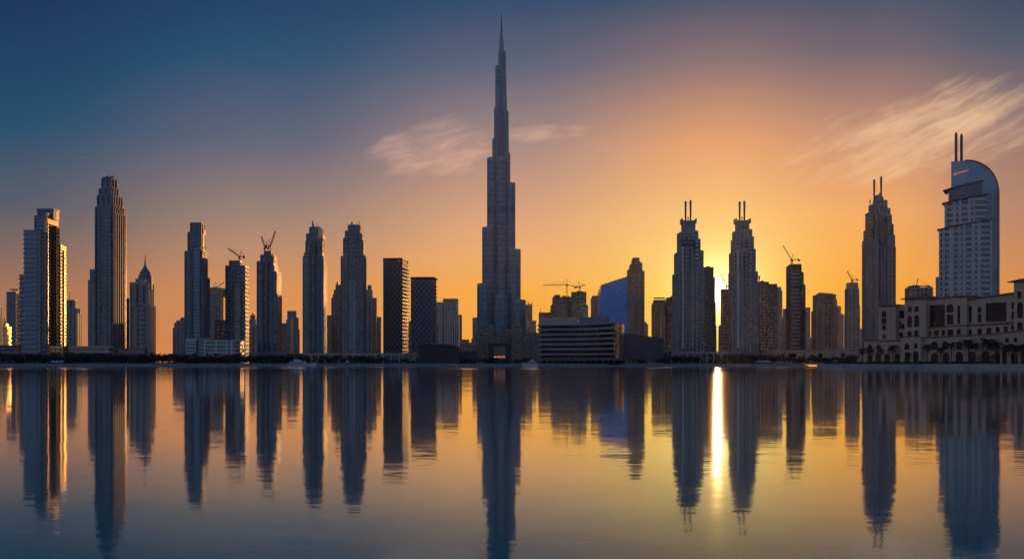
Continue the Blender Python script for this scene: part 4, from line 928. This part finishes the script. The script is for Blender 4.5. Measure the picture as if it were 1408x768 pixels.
def block(name, px0, px1, yt, v, wins, zb=0.0, depth=14, ytr=None, mat='sand', roof=None, over=1.3, rise=0.0):
    u0, u1 = hu(px0, v), hu(px1, v); y = -v; zl = hzz(yt, px0, v); zr = hzz(ytr if ytr else yt, px1, v)
    if ytr is None: zl = zr = hzz(yt, (px0 + px1) / 2, v)
    wall = MB().slope([(u0, y), (u1, y), (u1, y + depth), (u0, y + depth)], zb, lambda p: zl + (zr - zl) * (p[0] - u0) / (u1 - u0)).build(name, M[mat], hotel, fix=True)
    cut = MB()
    shapes = []
    for (cx_, ya, yb_, w_, arch) in wins:
        a_, b_ = hu(cx_ - w_ / 2, v), hu(cx_ + w_ / 2, v); z1, z0 = hzz(ya, cx_, v), max(hzz(yb_, cx_, v), zb - .5 if zb < 1 else zb + .3)
        if zb < .5 and z0 < .5: z0 = -1.0
        pp = archpoly(a_, b_, z0, z1, arch); shapes.append((a_, b_, z0, z1, arch))
        cut.loft([[(x, y - 1, z) for x, z in pp], [(x, y + 1.1, z) for x, z in pp]])
    if wins:
        bm_ = cut.build('cutter', M[mat], hotel, fix=True); bpy.context.view_layer.update()
        md = wall.modifiers.new('cut', 'BOOLEAN'); md.object = bm_; md.operation = 'DIFFERENCE'; md.solver = 'EXACT'; md.use_self = False
        dg = bpy.context.evaluated_depsgraph_get(); me = bpy.data.meshes.new_from_object(wall.evaluated_get(dg))
        wall.modifiers.clear(); old = wall.data; wall.data = me; bpy.data.meshes.remove(old); bpy.data.objects.remove(bm_)
    for (a_, b_, z0, z1, arch) in shapes:
        z0 = max(z0, .02)
        pp = archpoly(a_ - .15, b_ + .15, z0 - .02, z1 + .12, arch)
        pane = MB().loft([[(x, y + .85, z) for x, z in pp], [(x, y + 1.05, z) for x, z in pp]]).build('window', M['pane'], hotel)
        fr = MB(); n = max(1, round((b_ - a_) / 1.8)); nz = max(1, round((z1 - z0) / 2.6))
        for i in range(n + 1):
            x = a_ + (b_ - a_) * i / n; hgt = z1 - z0 if not arch or 0 < i < n else (z1 - z0) * .7
            fr.box(x - .09, x + .09, y + .66, y + .84, z0, z0 + hgt)
        for i in range(1, nz + 1):
            z = z0 + (z1 - z0) * i / (nz + .35 * arch); fr.box(a_, b_, y + .7, y + .83, z - .08, z + .08)
        fr.build('frame', M['dark'], pane)
    if roof:
        pv_ = [(u0 - over, y - over), (u1 + over, y - over), (u1 + over * .2, y + depth), (u0 - over * .2, y + depth)]
        zl2 = lambda p: zl + (zr - zl) * (p[0] - u0) / (u1 - u0)
        m = MB(); n0 = 0
        lo = [(p[0], p[1], zl2(p) + .01) for p in pv_]; mi = [(p[0], p[1], zl2(p) + .5) for p in pv_]
        cxr = (u0 + u1) / 2; hi = [(cxr + (p[0] - cxr) * .7, (p[1] - (y + depth / 2)) * .5 + y + depth / 2, zl2(p) + .5 + rise) for p in pv_]
        m.loft([lo, mi, hi]); m.build('eaves_roof', M['roof'], hotel)
    return wall
block('end_wing', 1208, 1231.5, 421, 1.0, [(1215.3, 426.6, 436, 6.5, 1), (1215.3, 437, 445, 6.5, 0), (1215.3, 446.5, 454, 5.2, 0), (1215.3, 459, 465.5, 4.8, 0)], roof=1, rise=.7)
block('recessed_wing', 1222, 1246, 419.5, -2.0, [(1233.7, 427, 437.5, 19, 0), (1227.6, 445.5, 453.3, 5.4, 0), (1236.2, 441, 452, 5, 0), (1241.3, 445, 452, 4.6, 0), (1227.6, 458.5, 465.5, 5, 1), (1238.8, 457.5, 464, 5.5, 0)])
block('roof_tower', 1244.5, 1273, 411, 3.5, [(1250.7, 421, 429.2, 6, 1), (1260.2, 420.3, 428.6, 6, 1), (1250.4, 433.8, 449.6, 6.8, 1), (1260.2, 432.5, 449, 7.2, 1), (1250.4, 455.2, 463, 5.6, 0), (1259.8, 454, 462, 5.6, 0)], roof=1, rise=1.2, over=2.0, depth=16)
block('main_wing', 1268, 1299, 412, 0.5, [(1287.5, 419, 449, 22.5, 0), (1278, 455, 461.5, 5.2, 0), (1287.2, 454, 461.2, 7, 0), (1297, 453.5, 461, 4.6, 0)], ytr=410.5, roof=1, rise=.3, over=.8)
block('bay_wing', 1299.4, 1329, 408.6, 1.6, [(1306.2, 417.5, 429.4, 9.4, 1), (1306.2, 432, 446, 9, 0), (1318.2, 420, 445, 4, 0), (1306.7, 452.5, 460.8, 8.2, 0), (1318, 452, 460, 6, 0)], roof=1, rise=.5, over=1.4)
block('long_wing', 1328.6, 1396, 412.5, 0.0, [(1332.6, 421, 444, 6.8, 0), (1346.8, 421, 429.6, 6.2, 1), (1346.8, 431, 442.6, 5.6, 0), (1369.5, 415.8, 442, 28.5, 0), (1393, 415.5, 424.8, 4.3, 0), (1393, 428, 439, 4.3, 0),
      (1333.4, 453, 460, 5, 0), (1347, 451.6, 460, 6, 0), (1359.6, 450.5, 458.5, 7, 0), (1371.8, 449.7, 457, 5.8, 0), (1382.9, 448.7, 456, 5.6, 0), (1393, 447, 453.3, 5, 0)], ytr=403.5, roof=1, rise=.5, over=1.2)
block('corner_tower', 1394, 1432, 388, 3.6, [(1401.6, 400, 410, 6, 1), (1402.4, 415, 437, 8, 1), (1402.2, 442, 453, 7.8, 1), (1414, 415, 437, 8, 1)], ytr=383.5, roof=1, rise=1.5, over=2.4, depth=18)
# lower arcaded storeys, stepping forward
block('arcade_end', 1188, 1239, 469, 6.0, [(1196, 473, 480, 6, 1), (1208, 473, 480, 7, 1), (1196, 486, 500, 7, 1), (1207, 486, 500, 7, 1), (1219.8, 486, 500, 8, 1), (1233.5, 485.5, 500, 8, 1)], depth=8)
block('arcade_centre', 1238.5, 1266, 464.5, 9.0, [(1246.8, 471.6, 480.5, 7.2, 1), (1259, 472, 479, 4.8, 0), (1247.5, 483, 500, 7.6, 1), (1258.9, 482.3, 500, 8, 1)], depth=11)
block('arcade_long', 1262, 1378, 465.5, 6.0, [(1285, 468.8, 480, 9.6, 1), (1299.3, 468.6, 480, 9, 1), (1319, 468.4, 480, 9, 1), (1334, 468, 479.5, 9, 1), (1285, 484.5, 500, 10.4, 1), (1300.5, 484, 500, 10.2, 1), (1319, 483.5, 500, 10.2, 1),
      (1336, 483, 500, 10.5, 1), (1355, 482.5, 500, 12, 1), (1371, 482.5, 500, 8, 1)], ytr=459.5, depth=8)
block('arcade_near', 1375, 1434, 459, 9.5, [(1384.5, 464, 470.5, 5.6, 1), (1396.2, 463.5, 470, 5.2, 1), (1381, 483, 500, 6.4, 0), (1394.6, 484, 500, 9.8, 1), (1407, 482, 500, 8, 1), (1420, 482, 500, 9, 1)], ytr=451.5, depth=11)
for px0, px1, ya, yb_, v in ((1240, 1264.5, 463.2, 462.4, 9.4), (1266, 1376, 464.5, 458.6, 6.5), (1377, 1434, 458, 450.4, 10), (1268, 1394, 450.8, 443.5, .75 + .9), (1190, 1238, 468.4, 468.2, 6.4)):
    a_, b_ = hu(px0, v), hu(px1, v); za, zb_ = hzz(ya, px0, v), hzz(yb_, px1, v)
    MB().loft([[(a_, -v - .35, za - .2), (a_, -v + .38, za - .2), (a_, -v + .38, za + .45), (a_, -v - .35, za + .45)], [(b_, -v - .35, zb_ - .2), (b_, -v + .38, zb_ - .2), (b_, -v + .38, zb_ + .45), (b_, -v - .35, zb_ + .45)]]).build('string_course', M['roof'], hotel)
m = MB(); a_, b_ = hu(1341, 9), hu(1371, 9); m.box(a_, b_, -14, -7, 4.4, 4.8)
for k in range(6): x = a_ + (b_ - a_) * k / 5; m.box(x - .12, x + .12, -13.8, -13.5, 0, 4.4)
m.build('terrace_canopy', M['dark'], hotel)
# quay in front of the hotel
c, s = math.cos(hang), math.sin(hang)
def hw(u, v): return (HA.x + u * c + v * s, HA.y + u * s - v * c)
q0, q1, q2 = hw(-26, 26), hw(62, 26), hw(62, 34)
q3 = hw(150, 34)
tag(MB().prism([q0, q1, hw(62, 25), hw(-26, 25)], -1.5, HG).build('quay_wall', M['grey']), 'long grey quay wall below the hotel palms, its far stretch', 'quay wall')
tag(MB().prism([hw(61, 34.4), q3, hw(150, 33), hw(61, 33)], -1.5, HG + .15).build('quay_wall', M['stone']), 'pale stone nearer quay wall stepping out at the frame edge', 'quay wall')
m = MB().prism([hw(-26, 24.99), hw(61, 24.99), hw(61, 32.99), hw(150, 32.99), hw(150, -60), hw(-26, -60)], -1.0, HG - .01); tag(m.build('terrace_pavement', M['paving']), kind='structure')
hd = MB()
for i in range(120):
    u = -24 + i * 1.05; v = 21 + rnd.uniform(-.4, .4) if u < 60 else 29; p = hw(u, v); hgt = rnd.uniform(.9, 1.9)
    hd.loft([[(p[0] + .8 * k * math.cos(t) * rnd.uniform(.7, 1.2), p[1] + .8 * k * math.sin(t) * rnd.uniform(.7, 1.2), HG + z) for t in [j / 7 * 2 * math.pi for j in range(7)]] for k, z in ((.8, 0), (1.1, hgt * .5), (.5, hgt))])
M['hedge'] = wall_mat('hedge_green', (.02, .026, .016), .9, .4, scale=1.2)
tag(hd.build('clipped_hedge', M['hedge']), 'low dark clipped hedge along the hotel quay edge', 'hedge')
# ------------------------------------------------------------------ trees
def leaf_mat(name, c):
    m, g, b = new_mat(name); tc = g.n('ShaderNodeTexCoord').outputs['Object']
    g.put(b.inputs['Base Color'], g.mix(g.noise(tc, .9, 3, .6)[0], tuple(v * .6 for v in c) + (1,), tuple(v * 1.5 for v in c) + (1,))); b.inputs['Roughness'].default_value = .7; return m
M['leaf'] = leaf_mat('dark_foliage', (.030, .036, .020)); M['frond'] = leaf_mat('palm_frond', (.036, .042, .024)); M['bark'] = wall_mat('palm_bark', (.11, .08, .055), .95, .4, scale=2.0)
PALM_L, TREE_L = 'date palm in the row before the hotel', 'small dark tree'
def palm(h, fr, seed, name='palm_tree', detail=True):
    r = random.Random(seed); root = thing(name, PALM_L, 'palm tree', (0, 0, 0)); lean = Vector((r.uniform(-.5, .5), r.uniform(-.5, .5), 0))
    rings = []
    for i in range(9):
        t = i / 8; cpt = lean * t * t; rad = .34 - .12 * t + (.14 if i == 0 else 0) + (.05 if i % 2 else 0)
        rings.append([(cpt.x + rad * math.cos(a_), cpt.y + rad * math.sin(a_), h * t) for a_ in [k / 8 * 2 * math.pi for k in range(8)]])
    MB().loft(rings).build('trunk', M['bark'], root)
    m = MB(); n = 34 if detail else 16
    for i in range(n):
        a_ = i * 2.39996; up = r.uniform(-.3, 1.35); L = fr * r.uniform(.8, 1.1); dirx = Vector((math.cos(a_), math.sin(a_), 0)); side = Vector((-dirx.y, dirx.x, 0)); P = Vector((lean.x, lean.y, h)); pitch = up
        segs = 8 if detail else 5; pp = P
        for k in range(segs):
            pitch -= (1.5 + r.uniform(0, .5)) / segs; nx = pp + (dirx * math.cos(pitch) + Vector((0, 0, math.sin(pitch)))) * (L / segs)
            wd = L * .2 * math.sin(math.pi * min(.97, (k + .8) / (segs + .6))) + .05
            dn = Vector((0, 0, -.42)) * wd
            if detail:
                for q in range(3):
                    s0 = pp.lerp(nx, q / 3); s1 = pp.lerp(nx, q / 3 + .2); fwd = (nx - pp) * .5
                    for sg in (-1, 1): m.quad(s0, s1, s1 + side * sg * wd + fwd + dn * r.uniform(.6, 1.3), s0 + side * sg * wd * .9 + fwd * .8 + dn)
            else:
                for sg in (-1, 1): m.quad(pp, nx, nx + side * sg * wd + dn, pp + side * sg * wd * .8 + dn)
            pp = nx
    m.build('crown', M['frond'], root); return root
def shade_tree(h, w, seed):
    r = random.Random(seed); root = thing('shade_tree', TREE_L, 'tree', (0, 0, 0))
    m = MB().bar((0, 0, 0), (.15, 0, h * .5), .5, .28)
    for k in range(4): m.bar((.12, 0, h * .4), (r.uniform(-.3, .3) * w, r.uniform(-.3, .3) * w, h * r.uniform(.6, .8)), .22, .08)
    m.build('trunk', M['bark'], root)
    m = MB(); cl = [(Vector((r.uniform(-.36, .36) * w, r.uniform(-.36, .36) * w, h * r.uniform(.42, .86))), r.uniform(.16, .27) * w) for _ in range(9)]
    for c_, rad in cl:
        for _ in range(34):
            dv = Vector((r.gauss(0, 1), r.gauss(0, 1), r.gauss(0, .8))); dv.normalize(); p = c_ + dv * rad * r.uniform(.55, 1.08)
            a_ = Vector((r.gauss(0, 1), r.gauss(0, 1), r.gauss(0, 1))).normalized() * .5; b_ = a_.cross(dv).normalized() * .42
            m.quad(p - a_, p - b_, p + a_, p + b_)
    m.build('crown', M['leaf'], root); return root
def relabel(o, lab, cat=None, group=None): o['label'] = lab; o['group'] = group if group else o.get('group', '')
# palms along the quay: photo column, crown top row, scale
spots = [(1186, 476, .85, 10), (1195.5, 475, 1.0, 12), (1211, 477, .9, 13), (1227, 472, 1.1, 12), (1249, 483, .45, 12), (1274.5, 470, 1.0, 12), (1293, 474, .8, 14), (1308.5, 467, 1.0, 14), (1332.5, 462, 1.35, 13), (1341, 467, .9, 16), (1357, 461, 1.45, 13), (1369, 466, 1.0, 17), (1384, 470, 1.0, 14), (1396.5, 470, .95, 13), (1405, 469, 1.0, 15), (1414, 469, 1.0, 16)]
LAB = ['outermost palm of the row, beyond the hotel end wing', 'palm standing before the second small arch of the hotel arcade', 'slender palm before the end wing of the hotel', 'bushy palm between the end wing and the roof tower of the hotel', 'short young palm at the foot of the hotel roof tower',
 'palm just past the projecting arcade centre, under the wide dark screen', 'palm beneath the narrow edge of the wide dark screen', 'palm with a wide flat crown between two ground arches below the hotel bay wing', 'dense tall palm below the tall narrow window', 'thinner palm crowded between the two biggest palms', 'biggest palm of the row, before the terrace canopy', 'palm overlapping the far flank of the biggest palm', 'palm before the nearest projecting arcade',
 'palm below the small arched windows of the nearest arcade', 'palm beside the corner tower of the hotel', 'palm at the very frame edge below the corner tower']
for i, ((px, yt, sc, v), lab) in enumerate(zip(spots, LAB)):
    u = hu(px, v); p = hw(u, v); zt = Z(yt, p[1]); h = (zt - HG) * .80; fr = 2.9 * sc * 1.4
    o = palm(h, fr, 100 + i); o.location = (p[0], p[1], HG); relabel(o, lab, group='palms before the arcaded hotel'); o['category'] = 'palm tree'
# trees on the far shore
protos = [shade_tree(7.5, 7.5, 1), shade_tree(9, 8, 2), shade_tree(6, 8, 3), shade_tree(8, 6.5, 4)]
pp_ = [palm(8.5, 2.8, 7, detail=False), palm(7.0, 2.5, 8, detail=False)]
free = protos + pp_; used = set()
def put(proto, px, D, sc, lab, group):
    if proto.name not in used: o = proto; used.add(proto.name)
    else: o = copy_tree(proto)
    o.location = (X(px, D), D, GZ); o.rotation_euler = (0, 0, rnd.uniform(0, 6.28)); o.scale = (sc * rnd.uniform(.9, 1.15), sc * rnd.uniform(.9, 1.15), sc)
    o['label'] = lab; o['group'] = group
ranges = [(-8, 160, 1.7, 1.05), (160, 250, 1.5, 1.0), (250, 345, 1.7, .95), (345, 420, 2.2, .95), (440, 530, 2.6, .85), (530, 640, 5.5, .6), (640, 735, 4.0, .65), (735, 915, 7.0, .5), (912, 960, 2.6, .9), (985, 1062, 2.2, .95), (1062, 1180, 2.8, .9)]
n = 0
for a_, b_, st_, sc in ranges:
    px = a_
    while px < b_:
        far = rnd.random() < .45; D = rnd.uniform(976, 984) if far else rnd.uniform(962, 972)
        if rnd.random() < .22: put(rnd.choice(pp_), px, D, sc * rnd.uniform(.85, 1.2), 'small dark palm in the tree belt along the far shore', 'palms of the far-shore tree belt')
        else: put(rnd.choice(protos), px, D, sc * rnd.uniform(.75, 1.2), 'small dark leafy tree in the tree belt along the far shore', 'leafy trees of the far-shore belt')
        px += st_ * rnd.uniform(.55, 1.45); n += 1
print('shore trees', n)
# ------------------------------------------------------------------ lamp posts, tents, boats
lp = thing('street_lamp', 'thin dark lamp post on the far promenade', 'street lamp', (0, 0, 0), 0, 'lamp posts on the far promenade')
MB().bar((0, 0, 0), (0, 0, 6.5), .22, .14).build('post', M['mast'], lp); MB().bar((0, -.05, 6.4), (1.3, -.05, 6.6), .14).build('arm', M['mast'], lp); MB().box(.8, 1.6, -.2, .12, 6.35, 6.52).build('lamp_head', M['white'], lp)
for i in range(46):
    o = lp if i == 0 else copy_tree(lp); D = 955.5; o.location = (X(10 + i * 25.2 + rnd.uniform(-4, 4), D), D, GZ); o.rotation_euler = (0, 0, rnd.choice((0, math.pi)))
tents = [(73, 'pointed white tent beside the orange arcaded pavilion'), (79, 'second pointed white tent from the orange arcaded pavilion'), (85, 'outer pointed white tent of the three near the orange arcaded pavilion'), (478, 'single small white tent on the shore below the gold-edged bullet tower'), (1046, 'long white awning tent at the foot of the far twin-mast tower'), (1054, 'smaller white awning tent beyond the far twin-mast tower')]
for i, (px, lab) in enumerate(tents):
    D = 958.0; t = thing('market_tent', lab, 'tent', (X(px, D), D, GZ), 0, 'white tents on the far shore'); w = 1.7 if i < 4 else 4.5
    MB().loft([[(-w, -1.6, 2.0), (w, -1.6, 2.0), (w, 1.6, 2.0), (-w, 1.6, 2.0)], [(-w, -1.6, 2.3), (w, -1.6, 2.3), (w, 1.6, 2.3), (-w, 1.6, 2.3)], [(-w * .2, -.2, 3.5), (w * .2, -.2, 3.5), (w * .2, .2, 3.5), (-w * .2, .2, 3.5)]]).build('canopy', M['white'], t)
    for sx in (-1, 1):
        for sy in (-1, 1): MB().bar((sx * (w - .15), sy * 1.45, 0), (sx * (w - .15), sy * 1.45, 2.0), .12).build('pole', M['mast'], t)
def yacht(label, px, D, L, rz=0.0):
    r = thing('motor_yacht', label, 'yacht', (X(px, D), D, 0.0), rz, 'yachts moored at the far shore'); b_ = L * .11
    st = lambda t: b_ * (1 - max(0, (t - .55) / .45) ** 2) * (.8 + .2 * min(1, t * 4))
    rings = []
    for k in range(11):
        t = k / 10; x = -L / 2 + L * t; w = max(.05, st(t)); top = 2.1 + .9 * t * t
        rings.append([(x, -w * .55, -.4), (x, w * .55, -.4), (x + .3 * t, w, top), (x + .3 * t, -w, top)])
    MB().loft(rings).build('hull', M['white'], r)
    MB().loft([[(-L * .38, -b_ * .8, 2.15), (L * .2, -b_ * .7, 2.45), (L * .2, b_ * .7, 2.45), (-L * .38, b_ * .8, 2.15)], [(-L * .36, -b_ * .75, 4.2), (L * .11, -b_ * .65, 4.3), (L * .11, b_ * .65, 4.3), (-L * .36, b_ * .75, 4.2)]]).build('cabin', M['white'], r)
    MB().box(-L * .33, L * .1, -b_ * .79, b_ * .79, 2.9, 3.6).build('window_band', M['pane'], r)
    MB().loft([[(-L * .26, -b_ * .5, 4.3), (L * .02, -b_ * .5, 4.3), (L * .02, b_ * .5, 4.3), (-L * .26, b_ * .5, 4.3)], [(-L * .25, -b_ * .45, 5.8), (-L * .03, -b_ * .45, 5.8), (-L * .03, b_ * .45, 5.8), (-L * .25, b_ * .45, 5.8)]]).build('flybridge', M['white'], r)
    m = MB().bar((-L * .17, 0, 5.7), (-L * .19, 0, 8.0), .2); m.bar((-L * .18, -1, 7.0), (-L * .18, 1, 7.0), .15); m.build('radar_mast', M['white'], r)
yacht('long white motor yacht moored below the short stone tower and the two bullet-shaped towers', 414, 924, 25)
yacht('small white motor yacht moored between the needle tower and the wavy balcony building', 729, 924, 13, math.pi)
